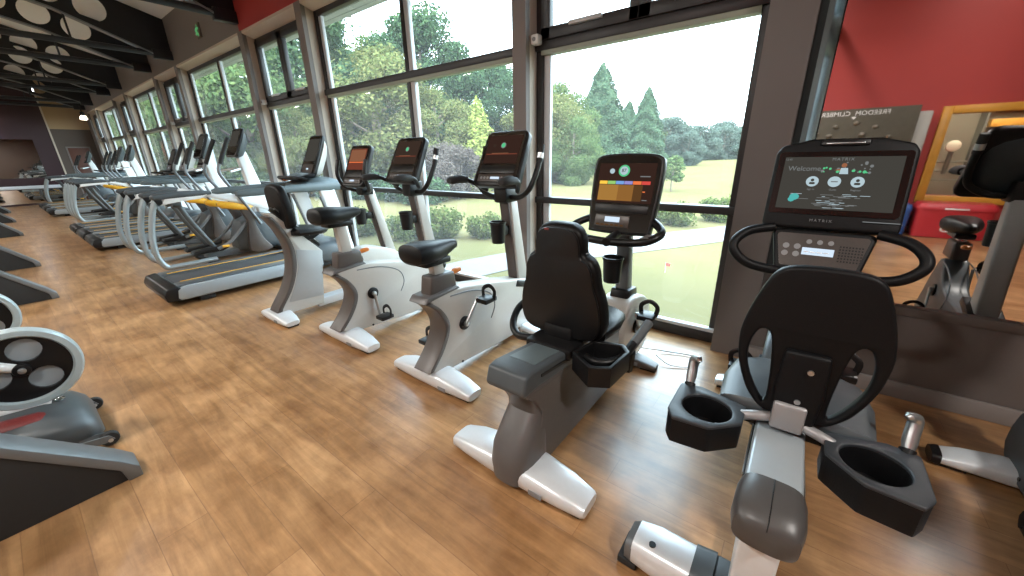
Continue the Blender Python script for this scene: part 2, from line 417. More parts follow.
def foot_beam(name, parent, y, hx, hy, h, mat='silver', cap=None, taper=.62):
    b = RB(); b.m(mat)
    secs = []
    for x, k in ((-1, taper), (-.97, taper + .10), (-.7, .88), (-.3, 1), (.3, 1), (.7, .88), (.97, taper + .10), (1, taper)):
        e = abs(x); zt = h * (1 if e < .5 else 1 - .45 * (e - .5) / .5)
        secs.append((x * hx, y, .014 + (zt - .014) / 2, hy * k, (zt - .014) / 2))
    b.loft(secs, 20, 3.6, 'yz')
    o = b.build(name, None, parent)
    for sx in (-1, 1):
        p = RB(); p.m('rubber').box((sx * hx * .80 - .045, y - hy * .55, 0), (sx * hx * .80 + .045, y + hy * .55, .03), .004)
        p.build('foot_pad', None, o)
    p = RB(); p.m('labeldim').box((hx * .42 - .03, y - hy * .99, .028), (hx * .42 + .03, y - hy * .955, .052), .002)
    p.build('level_label', None, o)
    if cap:
        for sx in (-1, 1):
            c = RB(); c.m(cap).loft([(sx * hx * .93, y, h * .36, hy * (taper + .16), h * .33), (sx * hx * 1.03, y, h * .33, hy * (taper + .08), h * .27)], 20, 3.2, 'yz')
            c.build('end_cap', None, o)
    return o

# ------------------------------------------------------------------ consoles
def u_console(parent, tone, yb=1.85, zb=1.07, yt=2.02, zt=1.39, wb=.345, wt=.31):
    F = frame((0, yb, zb), (1, 0, 0), (0, yt - yb, zt - zb)); h = math.hypot(yt - yb, zt - zb)
    b = RB(); b.m('black')
    b.prism(rrect(wb, h, .045, 6, 0, h / 2, wt), -.035, .012, 'xy', .010, 3, F)
    b.m('slate').loft([(-.075, 0, h * .40, wb * .30, h * .26), (-.03, 0, h * .47, wb * .44, h * .44)], 20, 3, 'xy', F)
    o = b.build('console', None, parent)
    s = RB(); z = .0125
    def q(k, x0, y0, x1, y1, dz=0): s.m(k).box((x0, y0, z + dz), (x1, y1, z + dz + .0016), 0, F)
    s.m('bezel').prism(rrect(wb * .90, h * .90, .03, 5, 0, h * .51, wt * .90), z, z + .003, 'xy', 0, 2, F); z += .003
    W = wt * .80
    big, low = {'dark': ('s_warm', 's_dark'), 'red': ('s_red', 's_red'), 'mid': ('s_dark', 's_warm')}[tone]
    q(big, -W / 2, h * .40, W / 2, h * .90)
    if tone == 'red':
        q('s_tan', -W * .46, h * .60, W * .46, h * .87, .002)
        q('s_org', -W * .46, h * .565, W * .46, h * .585, .002)
    else:
        q('s_red', -W * .46, h * .555, W * .46, h * .572, .002)
        q('s_tan', -W * .30, h * .575, W * .2, h * .583, .002)
        s.m('s_txt').prism(circ(.019, 18, -.0, h * .72), z + .002, z + .004, 'xy', 0, 2, F)
        s.m('s_gring').prism(circ(.014, 18, -.0, h * .72), z + .004, z + .005, 'xy', 0, 2, F)
        s.m('s_dark').prism(circ(.010, 14, -.07, h * .72), z + .002, z + .004, 'xy', 0, 2, F)
    s.build('screen', None, o)
    k = RB(); k.m('keys').box((-W * .52, h * .07, z), (W * .52, h * .20, z + .003), .001, F)
    k.m('black').box((-W * .52, h * .22, z), (W * .52, h * .36, z + .002), .001, F)
    for i in range(3):
        for sx in (-1, 1):
            k.m('labeldim').prism(circ(.009, 12, sx * (.055 + .026 * i), h * .135), z + .003, z + .005, 'xy', 0, 2, F)
    k.m('s_lcd').box((-.035, h * .115, z + .003), (.035, h * .155, z + .0045), 0, F)
    k.build('keypad', None, o)
    return o

# ------------------------------------------------------------------ upright bike
def upright(label, x, seat_up=0., ang=.95, tone='dark', chromepost=False, big=1.):
    t = thing('upright_bike', label, 'exercise bike', (x, ROW, 0), 'exercise bikes in the window row')
    rear = smooth([(1.19, .515, 0), (1.255, .455, 0), (1.300, .37, 0), (1.290, .29, 0), (1.235, .20, 0), (1.155, .115, 0)], 6)
    rear = [(p.x, p.y) for p in rear]
    body = [(1.205, .535), (1.32, .552), (1.48, .540), (1.78, .487), (2.08, .425), (2.17, .38), (2.19, .30), (2.17, .06), (2.13, .035), (1.75, .045), (1.25, .075)] + [(y + .028, z) for (y, z) in rear[::-1]][:-2]
    HW = .062
    if chromepost:
        body = [(p.x, p.y) for p in smooth([(1.14, .06, 0), (1.18, .25, 0), (1.29, .46, 0), (1.38, .53, 0), (1.46, .48, 0), (1.62, .36, 0), (1.95, .34, 0), (2.16, .30, 0), (2.17, .06, 0), (1.7, .04, 0)], 4, True)]
    b = RB(); b.m('slate' if chromepost else 'champagne').prism(body, -HW, HW, 'yz', .016, 3)
    bo = b.build('body_shell', None, t)
    arc = smooth([(1.36, .515, 0), (1.55, .495, 0), (1.70, .43, 0), (1.74, .34, 0), (1.70, .26, 0)], 8)
    for sx in (-1, 1):
        g = RB(); g.m('greyframe').tube([(sx * HW, p.x, p.y) for p in arc], .004, 6); g.build('trim_line', None, bo)
        for (yy, zz) in ((1.42, .075), (2.0, .07)):
            g = RB(); g.m('black').cyl((sx * HW, yy, zz), (sx * (HW + .003), yy, zz), .008, seg=12); g.build('bolt', None, bo)
    cov = rear + [(y + .036, z) for (y, z) in rear[::-1]]
    if not chromepost:
        c = RB(); c.m('darkcover').prism(cov, -HW - .005, HW + .005, 'yz', .012, 2)
        c.m('graphite').prism([(1.172, .518), (1.202, .549), (1.42, .563), (1.44, .545), (1.25, .53)], -HW - .006, HW + .006, 'yz', .006)
        c.build('rear_cover', None, t)
    foot_beam('rear_foot', t, 1.245, .32, .075, .105)
    foot_beam('front_foot', t, 2.07, .27, .065, .085, 'silver', 'black' if chromepost else None)
    crankset(t, 1.455, .318, ang, HW, yel=chromepost)
    # mast
    b = RB(); b.m('champagne').prism([(2.035, .38), (2.16, .36), (2.02, 1.03), (1.945, 1.03)], -.045, .045, 'yz', .012, 3)
    b.m('darkcover').prism([(2.022, .40), (2.045, .39), (1.952, 1.0), (1.934, 1.0)], -.036, .036, 'yz', .005)
    b.m('black').prism([(1.99, .44), (2.20, .37), (2.18, .33), (1.97, .395)], -.07, .07, 'yz', .01)
    b.build('mast', None, t)
    cup(t, (0, 1.875, .785), .05, .135, 1.97)
    if chromepost: u_console(t, tone, zb=.99, zt=1.34, wb=.46, wt=.42)
    else: u_console(t, tone, wb=.355, wt=.325)
    # handlebars
    b = RB(); b.m('black')
    for sx in (-1, 1):
        b.tube([(0, 1.965, 1.0), (sx * .11, 1.955, 1.0), (sx * .19, 1.945, 1.045), (sx * .215, 1.975, 1.12), (sx * .220, 2.02, 1.21), (sx * .220, 2.045, 1.30)], .017, 10, sm=5)
        b.tube([(sx * .12, 1.93, 1.04), (sx * .19, 1.84, 1.10), (sx * .20, 1.77, 1.118)], .015, 10, sm=4)
    b.box((-.05, 1.90, .965), (.05, 2.03, 1.075), .012)
    hb = b.build('handlebar', None, t)
    for sx in (-1, 1):
        b = RB(); b.m('rubber').loft([(1.665, sx * .20, 1.110, .020, .012), (1.68, sx * .20, 1.112, .034, .022), (1.74, sx * .20, 1.118, .036, .026), (1.80, sx * .195, 1.112, .028, .022)], 14, 2.4)
        b.build('elbow_pad', None, hb)
        b = RB(); b.m('rubber').tube([(sx * .220, 2.02, 1.21), (sx * .220, 2.046, 1.308)], .020, 10)
        b.m('steel').tube([(sx * .220, 2.025, 1.23), (sx * .220, 2.033, 1.26)], .0208, 10)
        b.build('grip', None, hb)
    # seat
    b = RB(); b.m('darkcover').prism([(1.235, .53), (1.255, .65), (1.425, .645), (1.44, .53)], -.043, .043, 'yz', .012, 3)
    b.build('post_housing', None, t)
    z0 = .72 + seat_up
    b = RB(); b.m('chrome' if chromepost else 'champagne').prism([(1.30, .62), (1.375, .62), (1.355, z0 + .02), (1.285, z0 + .02)], -.024, .024, 'yz', .006)
    b.build('seat_post', None, t)
    b = RB(); b.m('vinyl')
    Z = z0 + .055
    b.loft([(1.15, 0, Z + .006, .065, .034), (1.165, 0, Z + .008, .092, .052), (1.22, 0, Z + .008, .102, .058), (1.29, 0, Z + .004, .092, .056), (1.37, 0, Z + .004, .058, .048), (1.43, 0, Z + .008, .038, .036), (1.475, 0, Z + .012, .028, .024), (1.488, 0, Z + .012, .014, .012)], 24, 2.5)
    so = b.build('saddle', None, t)
    b = RB(); b.m('black').box((-.05, 1.22, z0 - .015), (.05, 1.40, z0 + .02), .008)
    b.build('saddle_base', None, so)
    b = RB(); b.m('orange').loft([(1.435, .0, .62, .014, .012), (1.46, 0, .625, .020, .016), (1.50, .0, .63, .022, .014), (1.51, .0, .63, .012, .008)], 12, 2.2)
    b.build('adjustment_lever', None, t)
    return t

# ------------------------------------------------------------------ recumbent bike (padded high back)
def recumbent(label, x):
    t = thing('recumbent_bike', label, 'exercise bike', (x, ROW, 0), 'exercise bikes in the window row')
    curve = [(p.x, p.y) for p in smooth([(.925, .43, 0), (.985, .385, 0), (1.035, .31, 0), (1.03, .25, 0), (.985, .18, 0), (.945, .10, 0), (.95, .045, 0)], 5)]
    b = RB(); b.m('graphite').prism([(1.80, .36), (1.80, .12), (1.72, .045)] + curve[::-1] + [(.95, .455)], -.085, .085, 'yz', .016, 3)
    bo = b.build('body_shell', None, t)
    b = RB(); b.m('graphite')
    secs = [(.03, 0, 1.00, .088, .112), (.10, 0, .998, .093, .114), (.17, 0, 1.003, .092, .102), (.24, 0, 1.035, .084, .078), (.30, 0, 1.065, .077, .058), (.36, 0, 1.055, .076, .065), (.43, 0, 1.03, .083, .085)]
    b.loft(secs, 28, 3.0, 'xy')
    b.build('rear_cover', None, bo)
    # seat rail
    b = RB(); b.m('slate').prism([(.915, .435), (.905, .455), (.925, .515), (.965, .522), (1.30, .480), (1.70, .415), (1.70, .36), (1.0, .44)], -.088, .088, 'yz', .014, 3)
    b.m('black')
    for sx in (-1, 1): b.prism([(1.02, .476), (1.02, .488), (1.66, .402), (1.66, .389)], sx * .0885 - .003, sx * .0885 + .003, 'yz')
    b.m('pad').prism([(1.02, .509), (1.02, .518), (1.32, .479), (1.32, .468)], -.06, .06, 'yz', .003)
    b.build('seat_rail', None, t)
    o = foot_beam('rear_foot', t, .985, .325, .085, .11)
    foot_beam('front_foot', t, 2.10, .22, .06, .07, 'darkcover')
    # lower frame + pedal housing
    b = RB(); b.m('silver').prism([(1.72, .045), (1.78, .20), (1.86, .20), (2.3, .10), (2.3, .04)], -.07, .07, 'yz', .012)
    b.build('lower_frame', None, t)
    b = RB(); b.m('champagne').prism([(p.x, p.y) for p in smooth([(1.90, .42, 0), (1.98, .475, 0), (2.12, .46, 0), (2.27, .38, 0), (2.33, .24, 0), (2.31, .10, 0), (2.20, .05, 0), (1.95, .07, 0), (1.87, .22, 0)], 5, True)], -.085, .085, 'yz', .02, 3)
    b.build('pedal_housing', None, t)
    crankset(t, 2.05, .285, 2.3, .085)
    b = RB(); b.m('greyframe').prism([(2.0, .44), (2.09, .44), (2.02, .90), (1.96, .90)], -.036, .036, 'yz', .01, 2)
    b.m('black').prism([(1.96, .455), (2.13, .455), (2.11, .51), (1.98, .52)], -.055, .055, 'yz', .012)
    b.build('mast', None, t)
    cup(t, (-.015, 1.885, .66), .052, .135, 1.985)
    # console
    yb, zb, yt, zt = 1.885, .855, 1.985, 1.245
    F = frame((0, yb, zb), (1, 0, 0), (0, yt - yb, zt - zb)); h = math.hypot(yt - yb, zt - zb); wb, wt = .345, .345
    out = [(p.x, p.y) for p in smooth([(-.135, .0, 0), (.135, 0, 0), (.165, .03, 0), (.178, .2, 0), (.178, h - .05, 0), (.155, h - .012, 0), (.08, h, 0), (-.08, h, 0), (-.155, h - .012, 0), (-.178, h - .05, 0), (-.178, .2, 0), (-.165, .03, 0)], 4, True)]
    b = RB(); b.m('black').prism(out, -.04, .012, 'xy', .01, 3, F)
    co = b.build('console', None, t)
    s = RB(); z = .0125
    def q(k, x0, y0, x1, y1, dz=0): s.m(k).box((x0, y0, z + dz), (x1, y1, z + dz + .0016), 0, F)
    s.m('bezel').prism([(p[0] * .93, .012 + p[1] * .94) for p in out], z, z + .003, 'xy', 0, 2, F); z += .003
    q('s_warm', -.148, .155, .148, h - .05)
    q('s_gold', -.135, .165, -.03, .245, .002); q('s_gold2', -.03, .165, .05, .245, .002); q('s_gold3', .05, .165, .095, .245, .002)
    for i, k in enumerate(('s_yel', 's_grn', 's_blu', 's_pur', 's_org', 's_rd2')):
        x0 = -.135 + i * .0445; q(k, x0, .248, x0 + .042, .264, .002)
    s.m('s_gring').prism(circ(.029, 24, -.012, .315), z + .002, z + .004, 'xy', 0, 2, F)
    s.m('s_wht').prism(circ(.021, 24, -.012, .315), z + .004, z + .006, 'xy', 0, 2, F)
    s.m('s_dark').text('87', .024, F @ Matrix.Translation((-.012, .315, z + .0065)))
    s.m('s_wht').prism(circ(.013, 18, -.075, .313), z + .002, z + .004, 'xy', 0, 2, F)
    q('s_txt', .075, .285, .125, .290, .002); q('s_txt', .10, .17, .125, .174, .002); q('s_org', .098, .21, .11, .215, .002)
    s.build('screen', None, co)
    k = RB(); k.m('black').box((-.14, .105, z), (.14, .145, z + .004), .001, F)
    k.m('keys').box((-.13, .03, z), (.055, .09, z + .003), .001, F)
    k.m('s_lcd').box((-.075, .055, z + .003), (.005, .082, z + .0045), 0, F)
    k.m('s_gold3')
    for i in range(6): k.box((-.12 + i * .026, .036, z + .003), (-.102 + i * .026, .044, z + .0045), 0, F)
    k.build('keypad', None, co)
    b = RB(); b.m('black')
    b.tube([(-.15, 1.93, .93), (-.218, 1.87, .900), (-.228, 1.82, .875), (-.16, 1.775, .845), (0, 1.76, .835), (.16, 1.775, .845), (.228, 1.82, .875), (.218, 1.87, .900), (.15, 1.93, .93)], .020, 10, sm=5)
    b.tube([(0, 1.74, .835), (0, 1.93, .86)], .022, 10)
    hb = b.build('handlebar', None, t)
    for sx in (-1, 1):
        b = RB(); b.m('steel').loft([(1.775, sx * .178, .860, .028, .010), (1.805, sx * .192, .872, .022, .010)], 12, 2.4)
        b.build('pulse_sensor', None, hb)
    # seat
    b = RB(); b.m('vinyl')
    b.loft([(1.31, 0, .535, .15, .03), (1.34, 0, .535, .195, .042), (1.48, 0, .53, .205, .042), (1.60, 0, .525, .18, .040), (1.66, 0, .515, .13, .03)], 24, 3)
    b.build('seat_pad', None, t)
    half = [(0, 1.003), (.06, .999), (.098, .975), (.113, .93), (.116, .885), (.150, .862), (.172, .82), (.180, .76), (.196, .72), (.210, .66), (.213, .58), (.185, .525), (.12, .505), (0, .500)]
    outl = [(p.x * .94, p.y) for p in smooth([(a, c, 0) for a, c in half] + [(-a, c, 0) for a, c in half[-2:0:-1]], 3, True)]
    zt0 = .5
    F2 = frame((0, 1.345, zt0), (1, 0, 0), (0, -.085, 1))
    b = RB(); b.m('vinyl').prism([(p[0], p[1] - zt0) for p in outl], -.035, .040, 'xy', .026, 4, F2, ang=.9)
    bo = b.build('backrest', None, t)
    b = RB(); b.m('black').prism([(p[0] * .93, (p[1] - .75) * .95 + .75 - zt0) for p in outl], .036, .052, 'xy', .012, 2, F2)
    b.m('redmesh').box((-.052, .478, .046), (-.03, .486, .0535), .002, F2)
    b.build('back_shell', None, bo)
    # carriage, handles, tray
    b = RB(); b.m('black').box((-.11, 1.20, .455), (.11, 1.42, .505), .012).box((-.07, 1.28, .49), (.07, 1.345, .56), .014)
    b.tube([(-.10, 1.28, .475), (-.19, 1.26, .47), (-.25, 1.30, .50), (-.275, 1.38, .545), (-.265, 1.47, .575)], .017, 10, sm=5)
    b.tube([(.10, 1.28, .475), (.20, 1.25, .465), (.27, 1.32, .47), (.285, 1.42, .50)], .017, 10, sm=5)
    cr = b.build('seat_carriage', None, t)
    b = RB(); b.m('greyframe').tube([(.272, 1.40, .47), (.285, 1.46, .50), (.30, 1.56, .545)], .020, 10, sm=4)
    b.m('black').tube([(.262, 1.44, .36), (.275, 1.42, .46)], .024, 8)
    b.build('grip', None, cr)
    b = RB(); b.m('black').tube([(-.268, 1.45, .57), (-.26, 1.52, .60)], .021, 10)
    b.build('grip', None, cr)
    tr = [(.125, 1.19), (.23, 1.115), (.30, 1.155), (.31, 1.315), (.27, 1.36), (.15, 1.33)]
    b = RB(); b.m('black')
    inn = [((p[0] - .22) * .84 + .22, (p[1] - 1.24) * .84 + 1.24) for p in tr]
    b.holes([tr, inn], .085, .004, Matrix.Translation((0, 0, .475)))
    b.prism(inn, .434, .442, 'xy')
    b.build('storage_tray', None, t)
    b = RB(); b.m('white').tube([(.05, 2.28, .03), (.20, 2.36, .012), (.38, 2.40, .008), (.40, 2.28, .008), (.28, 2.20, .01), (.18, 2.22, .04)], .004, 6, sm=6)
    b.build('power_cable', None, t)
    return t

# ------------------------------------------------------------------ recumbent bike (open mesh-style back, big touchscreen)
def recumbent_open(label, x):
    t = thing('recumbent_bike', label, 'exercise bike', (x, ROW, 0), 'exercise bikes in the window row')
    b = RB(); b.m('railgrey')
    b.prism([(.88, .425), (.88, .45), (.95, .468), (1.35, .455), (1.75, .385), (1.75, .32), (1.3, .37)], -.062, .062, 'yz', .010, 3)
    b.m('black')
    for sx in (-1, 1): b.prism([(.98, .415), (.98, .445), (1.6, .375), (1.6, .35)], sx * .062 - .004, sx * .062 + .004, 'yz', .002)
    b.m('steel')
    for sx in (-1, 1): b.prism([(1.0, .425), (1.0, .434), (1.58, .366), (1.58, .358)], sx * .065 - .004, sx * .065 + .004, 'yz')
    ro = b.build('seat_rail', None, t)
    b = RB(); b.m('capgrey').loft([(.822, 0, .414, .048, .030), (.835, 0, .417, .066, .046), (.875, 0, .422, .074, .055), (.93, 0, .428, .073, .057), (.958, 0, .430, .068, .053)], 28, 3.2)
    b.m('black').tube([(0, .8225, .445), (0, .835, .4635), (0, .875, .4775), (0, .93, .4855), (0, .957, .4835)], .0012, 6)
    b.build('rail_end_cap', None, ro)
    b = RB(); b.m('silver').prism([(.885, .09), (.985, .09), (1.02, .40), (.90, .40)], -.046, .046, 'yz', .012, 3)
    b.m('slate').prism([(.84, .06), (1.01, .06), (.99, .125), (.86, .125)], -.085, .085, 'yz', .012, 3)
    b.build('rear_post', None, t)
    b = RB(); b.m('silver')
    b.loft([(-.30, .935, .065, .056, .048), (-.24, .935, .068, .064, .054), (.24, .935, .068, .064, .054), (.30, .935, .065, .056, .048)], 24, 4, 'yz')
    b.m('slate')
    for sx in (-1, 1): b.loft([(sx * .135, .935, .07, .067, .058), (sx * .08, .935, .07, .072, .062)], 24, 4, 'yz')
    b.m('black')
    for xx in (-.245, -.115, .115, .245): b.cyl((xx, .905, .118), (xx, .905, .1245), .010, seg=14)
    fo = b.build('rear_foot', None, t)
    for sx in (-1, 1):
        b = RB(); b.m('greyframe').loft([(sx * .299, .935, .063, .057, .049), (sx * .322, .935, .058, .050, .040)], 24, 3.6, 'yz')
        b.m('rubber').box((sx * .31 - .03, .88, 0), (sx * .31 + .03, .99, .028), .005)
        b.build('end_cap', None, fo)
    # front
    b = RB(); b.m('silver').prism([(1.0, .05), (1.0, .10), (2.2, .10), (2.2, .05)], -.045, .045, 'yz', .012)
    b.build('lower_frame', None, t)
    b = RB(); b.m('slate').prism([(p.x, p.y) for p in smooth([(1.72, .38, 0), (1.88, .48, 0), (2.08, .46, 0), (2.24, .36, 0), (2.28, .20, 0), (2.24, .08, 0), (2.05, .05, 0), (1.78, .07, 0), (1.68, .20, 0)], 5, True)], -.09, .09, 'yz', .02, 3)
    b.build('pedal_housing', None, t)
    crankset(t, 1.98, .285, 2.45, .09)
    foot_beam('front_foot', t, 2.16, .28, .06, .09, 'silver')
    b = RB(); b.m('white').prism([(1.99, .44), (2.10, .44), (2.02, .92), (1.95, .92)], -.045, .045, 'yz', .012)
    b.build('mast', None, t)
    # console: touchscreen over a key panel, closed loop handles either side
    yb, zb, yt, zt = 1.865, .955, 1.965, 1.288
    F = frame((.015, yb, zb), (1, 0, 0), (0, yt - yb, zt - zb)); h = math.hypot(yt - yb, zt - zb)
    out = [(-.202, 0), (.202, 0), (.206, .02), (.206, h - .055), (.190, h - .028), (.10, h - .004), (-.10, h - .004), (-.190, h - .028), (-.206, h - .055), (-.206, .02)]
    b = RB(); b.m('satin').prism(out, -.05, .012, 'xy', .011, 3, F)
    b.m('black').box((-.07, h - .034, .010), (.07, h - .012, .020), .004, F)
    b.m('steel').box((-.055, h - .028, .019), (.055, h - .024, .0215), .001, F)
    co = b.build('console', None, t)
    s = RB(); z = .0125
    s.m('bezel').prism(rrect(.386, h - .11, .012, 4, 0, (h - .11) / 2 + .055), z, z + .003, 'xy', 0, 2, F); z += .003
    w2, y0, y1 = .172, .075, h - .075
    s.m('s_grey').box((-w2, y0, z), (w2, y1, z + .001), 0, F)
    z += .0015
    T = lambda x, y: F @ Matrix.Translation((x, y, z + .001))
    s.m('s_txt').text('MATRIX', .015, T(.005, y1 - .010), .0004, sx=1.25)
    s.m('s_txt').text('Welcome', .026, T(-.105, y1 - .045), .0004)
    s.m('s_txt').text('12:45', .010, T(-.16, y1 - .010), .0004)
    for k, px in enumerate((-.072, -.006, .060)):
        yy = y0 + .105
        s.m('s_wht').prism(circ(.0195, 22, px, yy), z, z + .001, 'xy', 0, 2, F)
        s.m('s_txt').text(('Sign in', 'Guest', 'Register')[k], .009, T(px, yy - .030), .0003)
        s.m('s_grey')
        if k != 1:
            s.prism(circ(.0055, 12, px, yy + .005), z + .001, z + .002, 'xy', 0, 2, F).prism(rrect(.018, .008, .0039, 4, px, yy - .007), z + .001, z + .002, 'xy', 0, 2, F)
        else:
            s.m('s_txt').box((px - .010, yy - .002, z + .001), (px + .010, yy + .002, z + .002), 0, F)
    s.m('s_teal').prism(circ(.016, 10, -.118, y0 + .045, .013), z, z + .001, 'xy', 0, 2, F).prism(circ(.011, 8, -.126, y0 + .035, .010), z, z + .001, 'xy', 0, 2, F)
    # soft pictures of water and an athlete in the start screen
    s.m('s_skin').prism(circ(.008, 12, .012, y1 - .032), z, z + .001, 'xy', 0, 2, F)
    s.m('s_wht').prism([(.002, y1 - .064), (.028, y1 - .064), (.024, y1 - .042), (.004, y1 - .042)], z, z + .001, 'xy', 0, 2, F)
    s.m('s_skin').prism([(-.014, y1 - .05), (.004, y1 - .044), (.004, y1 - .052)], z, z + .001, 'xy', 0, 2, F)
    rnd = random.Random(4)
    for i in range(46):
        xx = rnd.gauss(0, .045); yy = y0 + rnd.uniform(.004, .058); ww = rnd.uniform(.004, .022)
        s.m('s_txt' if i % 3 else 's_wht').box((xx - ww, yy, z), (xx + ww, yy + .0016, z + .0008), 0, F)
    for i in range(26):
        xx = rnd.uniform(-.05, .09); yy = y1 - rnd.uniform(.018, .06); s.m('s_gring' if i % 2 else 's_txt').prism(circ(rnd.uniform(.002, .006), 7, xx, yy), z, z + .0006, 'xy', 0, 2, F)
    s.m('labeldim').text('MATRIX', .014, F @ Matrix.Translation((-.02, .032, .0175)), .0004, sx=1.5)
    s.m('s_txt').box((.10, .037, .0165), (.20, .040, .0175), 0, F)
    s.build('screen', None, co)
    F2 = frame((.012, 1.80, .80), (1, 0, 0), (0, .07, .15)); h2 = .165
    b = RB(); b.m('satin').prism(rrect(.265, h2, .02, 4, 0, h2 / 2, .315), -.05, .008, 'xy', .010, 3, F2)
    ko = b.build('control_panel', None, t)
    k = RB(); k.m('keys').prism(rrect(.235, h2 - .035, .012, 4, 0, h2 / 2, .28), .0085, .0105, 'xy', 0, 2, F2)
    k.m('s_lcd').box((-.052, .066, .0105), (.045, .094, .012), 0, F2)
    k.m('label')
    for i in range(4): k.box((-.045 + i * .02, .076, .012), (-.030 + i * .02, .079, .0125), 0, F2)
    k.m('labeldim')
    for i in range(2):
        for j in range(2): k.prism(circ(.011, 14, -.105 + i * .036, .066 + j * .030), .0105, .0115, 'xy', 0, 2, F2)
    for i in range(3): k.prism(circ(.009, 14, -.035 + i * .033, .118), .0105, .0115, 'xy', 0, 2, F2)
    for i in range(8):
        for j in range(6): k.m('black').box((.058 + i * .009, .05 + j * .011, .0105), (.063 + i * .009, .056 + j * .011, .0112), 0, F2)
    k.build('keypad', None, ko)
    b = RB(); b.m('satin')
    for sx in (-1, 1):
        X = lambda v: .012 + sx * v
        b.tube([(X(.16), 1.86, .955), (X(.235), 1.815, .940), (X(.275), 1.775, .905), (X(.272), 1.755, .865), (X(.22), 1.755, .82), (X(.13), 1.775, .80), (X(.0), 1.785, .795)], .0185, 12, sm=6)
    b.build('handlebar', None, t)
    # seat
    b = RB(); b.m('slate')
    b.loft([(1.245, .02, .475, .14, .016), (1.26, .02, .478, .195, .030), (1.42, .02, .478, .205, .034), (1.56, .02, .472, .185, .032), (1.63, .02, .465, .13, .02)], 28, 3)
    so = b.build('seat_pad', None, t)
    b = RB(); b.m('black').loft([(1.24, .02, .447, .185, .016), (1.30, .02, .446, .205, .022), (1.60, .02, .442, .17, .02)], 24, 3.4)
    b.build('seat_shell', None, so)
    z0 = .50
    F3 = frame((.018, 1.235, z0), (1, 0, 0), (0, -.02, 1))
    half = [(0, .0), (.066, .004), (.100, .035), (.124, .075), (.149, .15), (.158, .225), (.154, .28), (.142, .335), (.124, .395), (.104, .438), (.07, .458), (0, .463)]
    outl = [(p.x * 1.06, p.y) for p in smooth([(a, c, 0) for a, c in half] + [(-a, c, 0) for a, c in half[-2:0:-1]], 4, True)]
    hole = smooth([(.074, .035, 0), (.104, .07, 0), (.133, .14, 0), (.138, .21, 0), (.120, .262, 0), (.092, .25, 0), (.076, .14, 0)], 5, True)
    hl = [(p.x, p.y) for p in hole]
    b = RB(); b.m('satin').holes([outl, hl, [(-x_, y_) for x_, y_ in hl]], .034, .010, F3)
    bo = b.build('backrest', None, t)
    b = RB(); b.m('satin').prism([(-.050, -.01), (.050, -.01), (.058, .10), (.052, .225), (-.052, .225), (-.058, .10)], .008, .034, 'xy', .010, 3, F3)
    b.m('steel')
    for xx, yy in ((.014, .175), (.002, .075)): b.cyl(F3 @ V(xx, yy, .030), F3 @ V(xx, yy, .0385), .0075, seg=12)
    b.build('back_spine', None, bo)
    b = RB(); b.m('bracketgrey').prism([(1.185, .475), (1.19, .56), (1.225, .565), (1.255, .475)], -.032, .048, 'yz', .008)
    for sx in (-1, 1):
        b.tube([(.008 + sx * .03, 1.215, .495), (.008 + sx * .075, 1.20, .490), (.008 + sx * .11, 1.195, .480)], .015, 10, sm=4)
    cb = b.build('seat_bracket', None, t)
    for sx in (-1, 1):
        cx = .002 + sx * .200
        tr = [(cx - sx * .105, 1.225), (cx - sx * .105, 1.13), (cx - sx * .03, 1.055), (cx + sx * .072, 1.045), (cx + sx * .095, 1.085), (cx + sx * .095, 1.25), (cx + sx * .03, 1.265)]
        tr = [(p[0], p[1]) for q, p0 in enumerate(tr) for p in [((p0[0] * .88 + tr[q - 1][0] * .12), (p0[1] * .88 + tr[q - 1][1] * .12)), ((p0[0] * .97 + tr[q - 1][0] * .015 + tr[(q + 1) % len(tr)][0] * .015), (p0[1] * .97 + tr[q - 1][1] * .015 + tr[(q + 1) % len(tr)][1] * .015)), ((p0[0] * .88 + tr[(q + 1) % len(tr)][0] * .12), (p0[1] * .88 + tr[(q + 1) % len(tr)][1] * .12))]]
        if sx > 0: tr = tr[::-1]
        hc = circ(.070, 28, cx - sx * .005, 1.150)
        b = RB(); b.m('cuptray').holes([tr, hc], .012, .004, Matrix.Translation((0, 0, .487)))
        b.m('satin').holes([[((p[0] - cx) * .985 + cx, (p[1] - 1.155) * .985 + 1.155) for p in tr], hc], .085, .004, Matrix.Translation((0, 0, .442)))
        b.m('black').prism(circ(.074, 28, cx - sx * .005, 1.150), .398, .406, 'xy')
        tb = b.build('bottle_tray', None, t)
        b = RB(); b.m('satin').tube([(cx + sx * .065, 1.235, .46), (cx + sx * .07, 1.265, .492)], .018, 10)
        b.m('steel').tube([(cx + sx * .07, 1.26, .485), (cx + sx * .072, 1.285, .525), (cx + sx * .074, 1.302, .562), (cx + sx * .062, 1.292, .576), (cx + sx * .052, 1.285, .572)], [.014, .0165, .0165, .013, .008], 14, sm=3)
        b.build('grip', None, tb)
    return t

